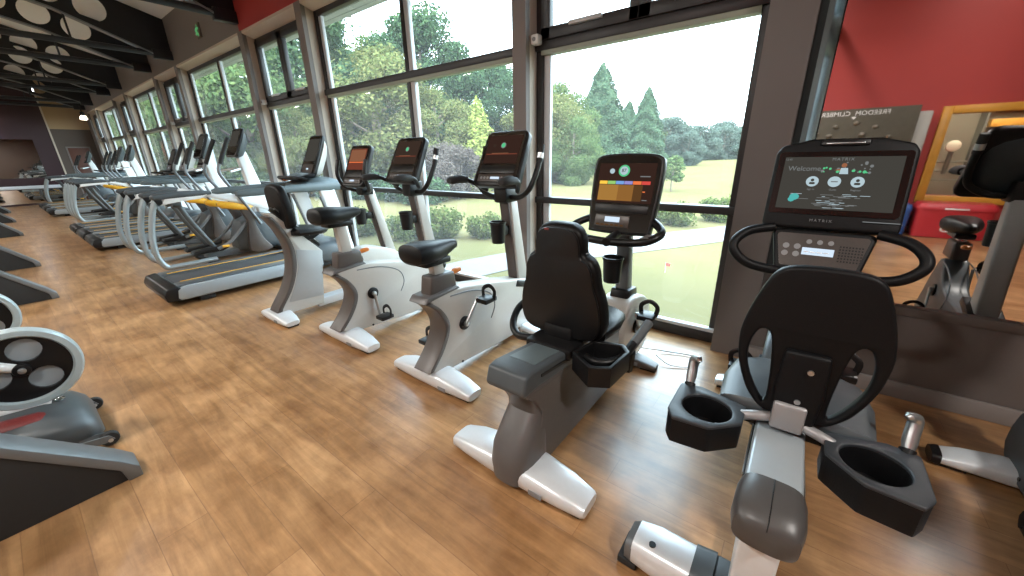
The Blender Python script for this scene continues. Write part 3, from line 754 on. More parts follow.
# ------------------------------------------------------------------ hybrid bike
def hybrid(label, x):
    t = thing('hybrid_bike', label, 'exercise bike', (x, ROW, 0), 'exercise bikes in the window row')
    rear = [(p.x, p.y) for p in smooth([(1.165, .845, 0), (1.235, .72, 0), (1.275, .58, 0), (1.265, .42, 0), (1.20, .26, 0), (1.10, .12, 0), (1.075, .06, 0)], 5)]
    b = RB(); b.m('champagne').prism([(1.175, .868), (1.215, .868), (1.535, .515), (1.50, .30), (1.47, .055)] + [(y + .03, z) for y, z in rear[::-1]][:-1], -.066, .066, 'yz', .014, 3)
    b.m('panelgrey').prism([(1.325, .565), (1.535, .515), (1.50, .30), (1.475, .13), (1.19, .15), (1.262, .28), (1.318, .42)], -.069, .069, 'yz', .003)
    bo = b.build('body_shell', None, t)
    c = RB(); c.m('darkcover').prism(rear + [(y + .04, z) for y, z in rear[::-1]], -.072, .072, 'yz', .012, 2)
    c.build('rear_cover', None, t)
    b = RB(); b.m('black').prism([(1.225, .885), (1.245, .895), (1.54, .57), (1.525, .55)], -.045, .045, 'yz', .004)
    b.m('steel')
    for sx in (-1, 1): b.prism([(1.235, .900), (1.25, .905), (1.53, .59), (1.52, .58)], sx * .035 - .006, sx * .035 + .006, 'yz')
    b.build('seat_rail', None, t)
    foot_beam('rear_foot', t, 1.12, .235, .075, .09)
    foot_beam('front_foot', t, 2.2, .26, .06, .085)
    b = RB(); b.m('silver').prism([(1.42, .03), (1.42, .10), (2.28, .10), (2.28, .03)], -.06, .06, 'yz', .012)
    b.build('floor_rail', None, t)
    b = RB(); b.m('champagne').prism([(p.x, p.y) for p in smooth([(1.80, .40, 0), (1.95, .46, 0), (2.15, .42, 0), (2.31, .32, 0), (2.33, .12, 0), (2.2, .06, 0), (1.9, .08, 0), (1.76, .22, 0)], 5, True)], -.085, .085, 'yz', .02, 3)
    b.build('pedal_housing', None, t)
    crankset(t, 1.92, .27, 2.6, .085)
    b = RB(); b.m('champagne').prism([(2.19, .34), (2.30, .32), (2.13, .98), (2.06, .98)], -.045, .045, 'yz', .012)
    b.m('darkcover').prism([(2.178, .36), (2.20, .35), (2.07, .96), (2.052, .96)], -.036, .036, 'yz', .004)
    b.build('mast', None, t)
    cup(t, (0, 1.98, .74), .05, .135, 2.12)
    u_console(t, 'red', 1.94, 1.01, 2.10, 1.36, .33, .31)
    b = RB(); b.m('black')
    for sx in (-1, 1):
        b.tube([(0, 2.06, .96), (sx * .12, 2.03, .97), (sx * .20, 1.97, 1.02), (sx * .22, 1.94, 1.12), (sx * .22, 1.97, 1.24)], .017, 10, sm=5)
    b.box((-.05, 2.0, .93), (.05, 2.12, 1.03), .012)
    b.build('handlebar', None, t)
    b = RB(); b.m('vinyl').loft([(1.315, 0, .70, .13, .018), (1.34, 0, .705, .165, .034), (1.47, 0, .70, .165, .036), (1.57, 0, .69, .12, .034), (1.62, 0, .685, .06, .02)], 24, 2.8)
    b.m('black').prism([(1.30, .655), (1.55, .655), (1.48, .62), (1.36, .62)], -.06, .06, 'yz', .008)
    b.build('seat_pad', None, t)
    F2 = frame((0, 1.325, .74), (1, 0, 0), (0, -.10, 1))
    b = RB(); b.m('vinyl').prism([(p.x, p.y) for p in smooth([(-.09, 0, 0), (.09, 0, 0), (.135, .06, 0), (.145, .18, 0), (.125, .29, 0), (.06, .335, 0), (-.06, .335, 0), (-.125, .29, 0), (-.145, .18, 0), (-.135, .06, 0)], 4, True)], -.03, .04, 'xy', .022, 4, F2, ang=.9)
    bo2 = b.build('backrest', None, t)
    b = RB(); b.m('black').prism([(1.30, .66), (1.34, .66), (1.31, .85), (1.27, .85)], -.04, .04, 'yz', .008)
    b.build('back_bracket', None, bo2)
    return t

# ------------------------------------------------------------------ treadmill
def treadmill(label, x):
    t = thing('treadmill', label, 'treadmill', (x, ROW, 0), 'treadmills in the window row')
    b = RB(); b.m('belt').box((-.28, .70, .155), (.28, 2.02, .172), .006)
    b.m('labeldim').box((-.275, 1.1, .1722), (-.271, 2.0, .1726)).box((.271, 1.1, .1722), (.275, 2.0, .1726))
    b.build('running_belt', None, t)
    for sx in (-1, 1):
        b = RB(); xs = lambda a, c: tuple(sorted((sx * a, sx * c)))
        x0, x1 = xs(.275, .46)
        b.m('slate').prism([(.74, .14), (.73, .175), (.76, .19), (2.05, .19), (2.05, .14)], x0, x1, 'yz', .008)
        x0, x1 = xs(.43, .505)
        b.m('decksilver').prism([(.74, .055), (.72, .08), (.735, .155), (.78, .178), (2.1, .178), (2.1, .075), (1.9, .055)], x0, x1, 'yz', .012)
        so = b.build('side_rail', None, t)
        b = RB(); x0, x1 = xs(.275, .295)
        b.m('yellow').box((x0, .80, .188), (x1, 2.04, .1935), .001)
        b.build('yellow_stripe', None, so)
    b = RB(); b.m('black').prism([(.64, .06), (.63, .12), (.66, .175), (.74, .19), (.78, .15), (.78, .05)], -.50, .50, 'yz', .012)
    b.build('rear_roller_cover', None, t)
    b = RB(); b.m('rubber')
    for sx in (-1, 1):
        for yy in (.95, 2.3): b.box((sx * .40 - .05, yy - .06, 0), (sx * .40 + .05, yy + .06, .06), .006)
    b.m('black').box((-.42, .8, .045), (.42, 2.35, .15), .01)
    b.build('deck_base', None, t)
    b = RB(); b.m('slate').loft([(1.98, 0, .17, .30, .05), (2.05, 0, .19, .46, .11), (2.2, 0, .20, .49, .145), (2.4, 0, .19, .48, .135), (2.50, 0, .17, .42, .09)], 28, 4.5)
    b.build('motor_cover', None, t)
    b = RB()
    for sx in (-1, 1):
        x0, x1 = sorted((sx * .40, sx * .475))
        bb = RB(); bb.m('white').prism([(2.44, .06), (2.56, .06), (2.40, .93), (2.22, .93)], x0, x1, 'yz', .014, 3)
        bb.m('greyframe').prism([(2.41, .15), (2.445, .15), (2.25, .85), (2.22, .85)], x0 + .01, x1 - .01, 'yz', .003)
        bb.build('upright', None, t)
    for sx in (-1, 1):
        b = RB(); b.m('pad').loft([(1.40, sx * .425, .945, .030, .020), (1.44, sx * .425, .948, .045, .034), (1.9, sx * .43, .955, .048, .038), (2.35, sx * .435, .955, .055, .055), (2.48, sx * .42, .96, .05, .055)], 16, 3)
        b.build('handrail', None, t)
    b = RB(); b.m('pad').loft([(2.15, 0, .96, .40, .035), (2.25, 0, .97, .44, .065), (2.42, 0, .98, .43, .075), (2.50, 0, .985, .38, .05)], 24, 4)
    b.m('black').tube([(-.36, 2.16, 1.03), (-.28, 2.06, 1.06), (0, 2.03, 1.065), (.28, 2.06, 1.06), (.36, 2.16, 1.03)], .018, 10, sm=5)
    b.m('black').loft([(2.08, -.0, 1.045, .20, .012), (2.20, 0, 1.07, .26, .03), (2.28, 0, 1.075, .27, .03)], 20, 3.5)
    b.m('orange').box((-.37, 2.12, 1.02), (-.24, 2.26, 1.065), .008)
    do = b.build('dashboard', None, t)
    F = frame((0, 2.30, 1.07), (1, 0, 0), (0, .21, .44)); h = .49
    b = RB(); b.m('black').prism(rrect(.44, h, .05, 5, 0, h / 2, .38), -.02, .02, 'xy', .01, 2, F)
    b.m('champagne').loft([(-.11, 0, h * .42, .13, h * .30), (-.07, 0, h * .45, .19, h * .42), (-.015, 0, h * .49, .222, h * .49)], 24, 3.6, 'xy', F)
    co = b.build('console', None, t)
    s = RB(); s.m('bezel').prism(rrect(.40, h * .92, .035, 5, 0, h / 2, .35), .0205, .0235, 'xy', 0, 2, F)
    s.m('s_grey').box((-.155, h * .34, .024), (.155, h * .90, .0255), 0, F)
    s.m('keys').box((-.16, h * .06, .024), (.16, h * .26, .026), 0, F)
    s.m('s_lcd').box((-.03, h * .13, .026), (.03, h * .17, .027), 0, F)
    s.build('screen', None, co)
    return t

# ------------------------------------------------------------------ elliptical
def elliptical(label, x):
    t = thing('elliptical_trainer', label, 'elliptical trainer', (x, ROW, 0), 'elliptical trainers in the window row')
    for sx in (-1, 1):
        X = sx * .27
        b = RB(); b.m('tubegrey').tube([(X, 1.50, .05), (X, 1.10, .045), (X, .985, .06), (X, .935, .20), (X, .945, .42), (X, 1.01, .68), (X, 1.06, .80), (X, 1.09, .855)], .031, 14, sm=6)
        fr = b.build('rear_frame_tube', None, t)
        b = RB(); b.m('slate').loft([(1.035, X, .868, .022, .016), (1.06, X, .870, .045, .034), (1.30, X, .885, .050, .040), (1.52, X, .885, .046, .034), (1.62, X, .88, .03, .02)], 16, 3)
        b.m('white').prism([(1.10, .775), (1.16, .86), (1.60, .875), (1.50, .82), (1.26, .80)], X - .035, X + .035, 'yz', .010)
        b.m('black').prism([(1.055, .84), (1.13, .865), (1.13, .80), (1.085, .77)], X - .037, X + .037, 'yz', .006)
        b.build('rest_pad', None, fr)
        b = RB(); b.m('white').prism([(1.40, .90), (1.43, .93), (2.30, .745), (2.34, .60), (2.22, .60), (1.98, .70)], X * .86 - .03, X * .86 + .03, 'yz', .010)
        ub = b.build('upper_beam', None, t)
        b = RB(); b.m('yellow').loft([(1.66, X * .86, .722, .030, .020), (1.70, X * .86, .715, .052, .044), (2.00, X * .86, .652, .052, .044), (2.06, X * .86, .645, .030, .022)], 14, 3)
        b.build('yellow_cover', None, ub)
        b = RB(); b.m('leggrey').tube([(X * .52, 1.30, .74), (X * .52, 1.38, .52), (X * .52, 1.54, .17)], .030, 10, sm=3)
        b.tube([(X * .52, 1.24, .77), (X * .52, 1.32, .75)], .04, 10)
        sw = b.build('pedal_arm', None, t)
        b = RB(); b.m('black').prism([(1.28, .125), (1.30, .165), (1.66, .20), (1.70, .23), (1.68, .16), (1.60, .125)], X * .52 - .075, X * .52 + .075, 'yz', .008)
        b.build('foot_plate', None, sw)
        b = RB(); b.m('darkcover').prism([(p.x, p.y) for p in smooth([(1.90, .66, 0), (2.06, .65, 0), (2.04, .45, 0), (2.10, .22, 0), (2.18, .06, 0), (1.92, .06, 0), (1.93, .30, 0), (1.95, .48, 0)], 4, True)], X * .86 - .04, X * .86 + .04, 'yz', .01)
        b.m('greyframe').tube([(X * .8, 1.94, .45), (X * .8, 1.72, .24), (X * .8, 1.55, .16)], .022, 8, sm=3)
        b.m('yellow').box((X * .8 - .03, 1.60, .17), (X * .8 + .03, 1.68, .20), .006)
        b.build('support_post', None, t)
        b = RB(); b.m('greyframe').tube([(X * 1.02, 2.10, .42), (X * 1.02, 1.92, .80), (X * 1.05, 1.80, 1.02), (X * 1.02, 1.77, 1.16), (X * .98, 1.86, 1.34)], .020, 10, sm=6)
        b.m('rubber').tube([(X * 1.0, 1.80, 1.22), (X * .98, 1.90, 1.42), (X * .96, 1.96, 1.53)], .026, 10, sm=4)
        b.build('moving_handle', None, t)
    b = RB(); b.m('slate').loft([(1.82, 0, .16, .16, .10), (1.90, 0, .25, .20, .22), (2.12, 0, .30, .21, .27), (2.34, 0, .28, .20, .24), (2.44, 0, .22, .15, .15)], 24, 3.4)
    b.build('flywheel_housing', None, t)
    b = RB(); b.m('white').prism([(2.20, .50), (2.40, .50), (2.20, 1.38), (2.08, 1.38)], -.055, .055, 'yz', .014, 3)
    b.build('mast', None, t)
    b = RB(); b.m('steel').tube([(-.24, 1.90, 1.12), (-.12, 2.06, 1.15), (.12, 2.06, 1.15), (.24, 1.90, 1.12)], .016, 10, sm=5)
    b.build('fixed_handle', None, t)
    b = RB(); b.m('rubber').box((-.30, 2.28, 0), (.30, 2.46, .07), .01).box((-.31, 1.40, 0), (.31, 1.52, .03), .006)
    b.m('greyframe').box((-.10, 1.45, .03), (.10, 2.40, .10), .01)
    b.build('floor_frame', None, t)
    F = frame((0, 2.03, 1.30), (1, 0, 0), (0, .17, .36)); h = .40
    b = RB(); b.m('black').prism(rrect(.37, h, .045, 5, 0, h / 2, .33), -.02, .016, 'xy', .01, 2, F)
    b.m('slate').loft([(-.10, 0, h * .42, .11, h * .28), (-.06, 0, h * .45, .16, h * .42), (-.015, 0, h * .49, .185, h * .48)], 20, 3.4, 'xy', F)
    co = b.build('console', None, t)
    s = RB(); s.m('bezel').prism(rrect(.33, h * .9, .03, 5, 0, h / 2, .30), .0165, .0195, 'xy', 0, 2, F)
    s.m('s_grey').box((-.13, h * .36, .02), (.13, h * .90, .0215), 0, F)
    s.build('screen', None, co)
    return t

# ================================================================== ROOM
XL, XR = -20.4, 3.6
YB, YF, YG = -3.25, 2.565, 2.80
def sbox(name, lo, hi, mat, bevel=0):
    b = MB(); b.m(mat).box(lo, hi, bevel); return setting(b.build(name))
sbox('floor', (XL - .3, YB - .2, -.12), (XR + .2, 2.90, 0), 'floor')
# end wall: burgundy half with mirrors and a tan half, brown below
EW = XL
b = MB(); b.m('burgundy').box((EW - .2, YB - .2, .0), (EW, 1.58, 4.6))
setting(b.build('wall_end_left'))
b = MB(); b.m('tancream').box((EW - .2, 1.62, 2.38), (EW, YG + .2, 4.6)); b.m('brownwall').box((EW - .2, 1.62, 0), (EW, YG + .2, 2.38))
setting(b.build('wall_end_right'))
b = MB(); b.m('cream').box((EW - .2, 1.58, 0), (EW + .03, 1.62, 3.4)); setting(b.build('trim_1'))
b = MB(); b.m('brownred').box((EW, 1.86, 0), (EW + .03, 2.36, 1.78), .004); b.m('taupe').box((EW, 1.82, 0), (EW + .02, 1.86, 1.83)).box((EW, 2.36, 0), (EW + .02, 2.40, 1.83)).box((EW, 1.82, 1.79), (EW + .02, 2.40, 1.83))
b.m('steel').cyl((EW + .03, 2.30, .9), (EW + .08, 2.30, .9), .015)
setting(b.build('door_1'))
b = MB(); b.m('mirror').box((EW, -2.6, .86), (EW + .02, 1.16, 2.04))
mo = b.build('wall_mirror'); tag(mo, 'large mirror on the dark burgundy end wall', 'mirror')
b = MB(); b.m('mirror').box((EW, -2.6, .06), (EW + .02, 1.50, .50))
mo2 = b.build('wall_mirror'); tag(mo2, 'low mirror strip under the grey ledge of the far end wall', 'mirror')
b = MB(); b.m('silver').box((EW, -2.9, .52), (EW + .10, 1.56, .62), .006); setting(b.build('trim_2'))
# red back wall, opening for the yellow framed window, right wall
b = MB(); b.m('red')
wx0, wx1, wz0, wz1 = 1.45, 2.30, .56, 1.68
b.m('greywall').box((XL, YB - .15, 0), (-1.2, YB, 5.2)); b.m('red').box((-1.2, YB - .15, 0), (wx0, YB, 5.2)).box((wx1, YB - .15, 0), (XR + .2, YB, 5.2)).box((wx0, YB - .15, 0), (wx1, YB, wz0)).box((wx0, YB - .15, wz1), (wx1, YB, 5.2))
setting(b.build('wall_back'))
sbox('wall_right', (XR, YB, 0), (XR + .15, YG + .2, 5.2), 'brownwall')
b = MB(); b.m('white').box((XL, YB, 0), (XR, YB + .018, .09), .003); setting(b.build('baseboard_back'))
# ---- window wall
YN = 2.745     # glass plane
REV = [(-.31, -.20), (-1.91, -1.79), (-4.95, -4.81), (-6.58, -6.44), (-9.61, -9.47), (-11.16, -11.02), (-14.10, -13.94), (-15.55, -15.40), (-18.42, -18.25), (-19.98, -19.84)]
ZH = 2.90     # head of the windows
def wallpiece(x0, x1, z0, z1, mat, name):
    b = MB(); b.m(mat).box((x0, YF, z0), (x1, YG + .14, z1)); return setting(b.build(name))
wallpiece(-6.5, XR, ZH, 4.3, 'red', 'wall_window_upper_red')
wallpiece(XL, -6.5, ZH, 4.3, 'taupe', 'wall_window_upper')
b = MB(); b.m('taupe').box((XL, YF, 0), (-19.98, YG + .14, ZH)); setting(b.build('wall_window_end'))
k = 1
for i, (a, c) in enumerate(REV):
    if i == 0: a, c = -.31, -.105
    b = MB(); b.m('taupe' if i else 'taupe2').box((a, YF, 0), (c, YF + .05, ZH)); b.m('cream').box((a + .004, YF + .05, 0), (c - .004, YN + .03, ZH))  # reveal sides lighter than the fronts: window light put into the colour
    setting(b.build('wall_window_pier'))
for i in range(len(REV) - 1):
    x1 = REV[i][0]; x0 = REV[i + 1][1]
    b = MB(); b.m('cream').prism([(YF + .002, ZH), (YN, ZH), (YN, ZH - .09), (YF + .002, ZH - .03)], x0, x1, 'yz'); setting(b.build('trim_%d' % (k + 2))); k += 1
# windows
for i in range(len(REV) - 1):
    x1 = REV[i][0]; x0 = REV[i + 1][1]; narrow = (x1 - x0) < 2.0
    w = bpy.data.objects.new('window_%d' % (i + 1), None); COL.objects.link(w); setting(w); w.location = (0, YN, 0)
    off = (0, -YN, 0)
    f = MB(off); f.m('winframe')
    ya, yb2 = YN - .04, YN + .02
    f.box((x0, ya, .0), (x0 + .06, yb2, ZH), .004).box((x1 - .05, ya, 0), (x1, yb2, ZH), .004)
    f.box((x0, ya - .03, .0), (x1, yb2, .075), .004).box((x0, ya, ZH - .13), (x1, yb2, ZH), .004)
    f.box((x0, ya - .02, 1.970), (x1, yb2, 2.030), .004)
    f.box((x0, ya - .02, .872), (x1, yb2, .922), .004)
    f.m('winlight').box((x0 + .06, YN - .025, .075), (x0 + .115, YN + .012, ZH - .13), .003)
    f.m('winlight').box((x0, ya - .028, .075), (x1, ya + .02, .098), .002)
    f.m('winrail').box((x0 + .05, ya - .015, 1.940), (x1 - .05, yb2 - .005, 1.971), .002)
    if not narrow:
        xm = x0 + (x1 - x0) * .535
        f.m('winframe').box((xm - .05, ya, .075), (xm - .005, yb2, ZH - .13), .003)
        f.m('winlight').box((xm - .005, YN - .03, .075), (xm + .055, YN + .012, ZH - .13), .003)
    fo = f.build('window_frame', None, w)
    if narrow:
        for (a, c) in ((x0 + .06, (x0 + x1) / 2 + .03), ((x0 + x1) / 2 + .03, x1 - .05)):
            s = MB(off); s.m('winframe')
            s.box((a, ya - .035, 2.03), (a + .075, ya + .02, ZH - .12), .004).box((c - .06, ya - .035, 2.03), (c, ya + .02, ZH - .12), .004)
            s.box((a, ya - .035, 2.03), (c, ya + .02, 2.105), .004).box((a, ya - .035, ZH - .20), (c, ya + .02, ZH - .12), .004)
            s.m('winlight').box(((a + c) / 2 - .12, ya - .06, 2.08), ((a + c) / 2 + .12, ya - .03, 2.105), .003)
            s.build('opening_sash', None, w)
        s = MB(off); s.m('white').box((x0 + .005, ya - .09, 2.00), (x0 + .07, ya - .025, 2.065), .012); s.m('labeldim').cyl((x0 + .0375, ya - .094, 2.032), (x0 + .0375, ya - .088, 2.032), .014)
        s.build('window_opener', None, w)
    g = MB(off); g.m('glass').add([(x0 + .02, YN, .03), (x1 - .02, YN, .03), (x1 - .02, YN, ZH - .02), (x0 + .02, YN, ZH - .02)], [(0, 1, 2, 3)])
    g.build('window_pane', None, w)
# wall to the right with the mirror over a taupe panel
b = MB(); b.m('taupe2').box((-.105, YF + .035, 0), (XR, YG + .14, ZH)); setting(b.build('wall_window_right'))
b = MB(); b.m('taupe2').box((-.007, YF, .09), (XR, YF + .04, .455), .003).box((-.007, YF - .012, .455), (XR, YF + .04, .50), .003)
setting(b.build('trim_30'))
b = MB(); b.m('taupe').box((-.105, YF - .012, 0), (XR, YF + .04, .09), .004); setting(b.build('baseboard_window'))
b = MB(); b.m('mirror').box((-.004, YF + .013, .50), (XR - .1, YF + .034, ZH)); tag(b.build('wall_mirror'), 'big wall mirror over the brown panel at right, reflecting a red wall', 'mirror')
b = MB(); b.m('mirror2').prism([(-.102, YF + .034), (-.009, YF + .034), (-.009, YF - .072), (-.102, YF + .031)], .60, ZH, 'xy'); tag(b.build('mirror_strip'), 'narrow dark mirror strip between the pier and the big mirror', 'mirror')
# ceiling
top = lambda y: 3.62 + .27 * (YF - y)
b = MB(); b.m('ceil').prism([(YG + .14, top(YG + .14)), (YB - .2, top(YB - .2)), (YB - .2, top(YB - .2) + .12), (YG + .14, top(YG + .14) + .12)], XL - .2, XR + .2, 'yz'); setting(b.build('ceiling'))
bot = [(2.60, 3.00), (2.30, 3.05), (1.75, 3.27), (1.25, 3.47), (.82, 3.575), (-.5, 3.92), (-1.9, 4.30), (-3.25, 4.68)]
rx = [(-.1), -1.85, -4.88, -6.51, -9.54, -11.09, -14.0, -15.47, -18.33, -19.95]
proto = None
for i, X in enumerate(rx):
    if i == 0:
        r = bpy.data.objects.new('rafter', None); COL.objects.link(r); setting(r)
        outl = [(y, z) for y, z in bot] + [(-3.25, top(-3.25) - .01), (2.60, top(2.60) - .01)]
        hs = []
        yy = 1.68
        while yy > -3.0:
            # hole centre halfway up the web
            zb = next(bot[j][1] + (bot[j + 1][1] - bot[j][1]) * (yy - bot[j][0]) / (bot[j + 1][0] - bot[j][0]) for j in range(len(bot) - 1) if bot[j + 1][0] <= yy <= bot[j][0])
            zc = (zb + top(yy)) / 2; rr = min(.185, (top(yy) - zb) / 2 - .055)
            hs.append(circ(rr, 26, yy, zc)); yy -= .455
        Fw = Matrix(((0, 0, 1, 0), (1, 0, 0, 0), (0, 1, 0, 0), (0, 0, 0, 1)))
        b = MB(); b.m('rafter').holes([outl] + hs, .03, 0, Fw); b.build('web', None, r)
        b = MB(); b.m('flange')
        pts = bot[:-1]
        for j in range(1, len(bot) - 1):
            (y0, z0), (y1, z1) = bot[j], bot[j + 1]
            b.prism([(y0, z0 - .012), (y1, z1 - .012), (y1, z1 + .012), (y0, z0 + .012)], -.055, .055, 'yz')
        b.build('lower_flange', None, r)
        b = MB(); b.m('rod'); b.tube([(0, 2.58, 3.06), (0, YB, 3.06)], .045, 10); b.m('rafter').box((-.05, 2.3, 2.98), (.05, 2.585, 3.12), .005); b.build('tie_rod', None, r)
        b = MB(); b.m('rod')
        for yy in (1.35, -.2, -1.7):
            b.tube([(0, yy, 3.06), (0, yy, 3.46 + (1.25 - yy) * .27)], .014, 8)
        b.build('strut', None, r)
        r.location = (X, 0, 0); proto = r
    else:
        def cp(a, p):
            c = a.copy(); COL.objects.link(c)
            if p: c.parent = p
            for ch in list(a.children): cp(ch, c)
            return c
        cp(proto, None).location = (X, 0, 0)
# exit sign, spot lamps
t = thing('exit_sign', 'small green exit sign on the brown wall above the windows', 'sign', (-7.95, YF - .012, 3.16)); t.scale = (.75, 1, .75)
b = MB(); b.m('signback').box((-.13, -.008, -.13), (.13, .012, .13), .004); b.build('sign_board', None, t)
b = MB(); b.m('signgreen'); Fs = frame((0, -.010, 0), (1, 0, 0), (0, 0, 1))
b.prism(circ(.022, 12, .01, .085), 0, .003, 'xy', 0, 2, Fs)
for seg in ([(.0, .055), (-.02, -.01)], [(-.02, -.01), (.03, -.05), (.02, -.10)], [(-.02, -.01), (-.05, -.05), (-.09, -.06)], [(0, .05), (.05, .02), (.08, .04)], [(0, .05), (-.05, .03), (-.07, -.01)]):
    b.tube([(p[0], p[1], .002) for p in seg], .011, 6, Mx=Fs)
b.build('running_figure', None, t)
def spot(x, y, z, label):
    t = thing('spotlight', label, 'lamp', (x, y, z))
    b = MB(); b.m('rafter').cyl((0, 0, .12), (0, 0, .0), .05, .06, 16); b.tube([(0, 0, .1), (0, 0, .30)], .015, 8); b.build('lamp_body', None, t)
    b = MB(); b.m('lampglow').cyl((0, 0, 0), (0, 0, -.10), .058, .085, 16, .01); b.build('lamp_bulb', None, t)
    return t
spot(-18.3, 2.25, 2.66, 'bright spotlight hanging beside the far window corner')
def wlamp(y, z, mat, label):
    t = thing('wall_lamp', label, 'lamp', (EW + .0, y, z))
    b = MB(); b.m('rafter').box((0, -.10, -.08), (.04, .10, .08), .01); b.build('lamp_base', None, t)
    b = MB(); b.m(mat).loft([(.04, 0, 0, .09, .06), (.12, 0, 0, .09, .06), (.15, 0, 0, .05, .03)], 16, 2.4, 'yz'); b.build('lamp_glass', None, t)
wlamp(.42, 2.62, 'lampglow', 'warm lamp above the mirror on the burgundy end wall')
wlamp(.42, 2.13, 'coolglow', 'cold bluish lamp at the top of the end wall mirror')

# ---- things behind the camera that the mirror shows
t = thing('rotating_climbing_wall', 'grey brown rotating climbing wall reading FREEDOM CLIMBER, seen in the mirror', 'climbing wall', (.38, -2.92, 0))
b = MB(); b.m('climbside').box((-.74, -.27, .62), (.84, .0, 1.72), .02).box((-.74, -.27, .05), (.60, .0, .62), .02); b.m('black').box((-.6, -.25, 0), (.6, -.05, .05)); b.build('machine_body', None, t)
b = MB(); b.m('climb').box((-.74, 0, .60), (.70, .05, 1.80), .01).box((-.74, 0, .10), (.58, .05, .60), .01); b.build('climbing_panel', None, t)
b = MB(); b.m('label').text('FREEDOM  CLIMBER', .085, frame((0, .052, 1.735), (-1, 0, 0), (0, 0, 1)), .001, sx=1.05)
b.prism([(-.03, 1.69), (.03, 1.69), (0, 1.655)], .051, .053, 'xz'); b.build('header_lettering', None, t)
rnd = random.Random(3)
HP = [(-.19, 1.56), (.05, 1.60), (.27, 1.54), (-.24, 1.43), (.14, 1.44), (.44, 1.40), (-.40, 1.47), (.03, 1.36)] + [(rnd.uniform(-.6, .6), rnd.uniform(.25, 1.28)) for _ in range(16)]
for (hx, hz) in HP:
    b = MB(); rr = rnd.uniform(.03, .045); b.m('hold').loft([(.045, hx, hz, rr, rr * .8), (.075, hx, hz + .004, rr * .85, rr * .7), (.095, hx + .005, hz + .01, rr * .4, rr * .35)], 10, 2.2); b.build('climbing_hold', None, t)
# window into another room
w = bpy.data.objects.new('window_11', None); COL.objects.link(w); setting(w); w.location = (0, YB, 0)
b = MB((0, -YB, 0)); b.m('woodgold')
b.box((wx0 - .10, YB - .02, wz0 - .10), (wx0, YB + .05, wz1 + .10), .006).box((wx1, YB - .02, wz0 - .10), (wx1 + .10, YB + .05, wz1 + .10), .006)
b.box((wx0, YB - .02, wz0 - .10), (wx1, YB + .05, wz0), .006).box((wx0, YB - .02, wz1), (wx1, YB + .05, wz1 + .10), .006)
b.build('window_frame', None, w)
g = MB((0, -YB, 0)); g.m('glass').add([(wx0, YB - .05, wz0), (wx1, YB - .05, wz0), (wx1, YB - .05, wz1), (wx0, YB - .05, wz1)], [(0, 1, 2, 3)]); g.build('window_pane', None, w)
b = MB(); b.m('taupe').box((.6, -5.9, 0), (3.6, -5.8, 3)).box((.5, -5.8, 0), (.6, YB - .15, 3)).box((3.6, -5.8, 0), (3.7, YB - .15, 3)); b.m('ceil').box((.6, -5.8, 2.6), (3.6, YB - .15, 2.7)); b.m('floor').box((.6, -5.8, -.05), (3.6, YB - .15, 0))
setting(b.build('wall_studio'))
t = thing('storage_rack', 'honey wood rack of boards seen through the yellow framed window', 'rack', (2.72, -5.55, 0))
b = MB(); b.m('woodgold')
for zz in (.5, .85, 1.2, 1.55, 1.9): b.box((-.40, -.2, zz), (.6, .2, zz + .12), .01)
b.build('shelf_board', None, t)
b = MB(); b.m('greyframe')
for xx in (-.47, .6): b.box((xx, -.2, 0), (xx + .03, .2, 2.1))
b.build('rack_post', None, t)
t = thing('cable_machine', 'grey machine with a pale round guard seen through the yellow framed window', 'exercise machine', (1.85, -4.6, 0))
b = MB(); b.m('greyframe')
for xx in (-.25, .25): b.box((xx - .02, -.2, 0), (xx + .02, -.16, 1.25)); b.box((xx - .02, -.3, 0), (xx + .02, .3, .05))
for zz in (.7, .85, 1.0): b.tube([(-.25, -.18, zz), (.25, -.18, zz)], .015, 8)
b.build('frame', None, t)
b = MB(); b.m('white').cyl((0, -.15, 1.25), (0, -.10, 1.25),   .09, seg=24, bevel=.01); b.m('greyframe').cyl((0, -.18, .8), (0, -.14, 1.2), .03); b.build('round_guard', None, t)
def chest(x0, x1, mat, text, label, h=.46):
    t = thing('storage_chest', label, 'chest', ((x0 + x1) / 2, -2.98, 0)); w2 = (x1 - x0) / 2
    b = MB(); b.m(mat).loft([(0, 0, 0, w2 * .90, .15), (.01, 0, 0, w2 * .93, .17), (h - .06, 0, 0, w2, .195)], 28, 7, 'xy'); b.build('chest_body', None, t)
    b = MB(); b.m(mat).loft([(h - .06, 0, 0, w2 * 1.03, .21), (h - .02, 0, 0, w2 * 1.03, .21), (h + .03, 0, 0, w2 * .95, .18)], 28, 7, 'xy'); b.m('label').box((-w2 * .3, .205, h - .05), (w2 * .3, .214, h - .03), .002); b.build('lid', None, t)
    b = MB(); b.m('label').text(text, h * .42, frame((0, .198, h * .34), (-1, 0, 0), (0, 0, 1)), .002); b.build('lettering', None, t)
chest(1.34, 2.12, 'chestred', 'LB', 'red plastic chest with white lettering under the yellow framed window')
chest(1.07, 1.30, 'chestblue', 'G', 'small blue chest with a white letter beside the red chest', .42)

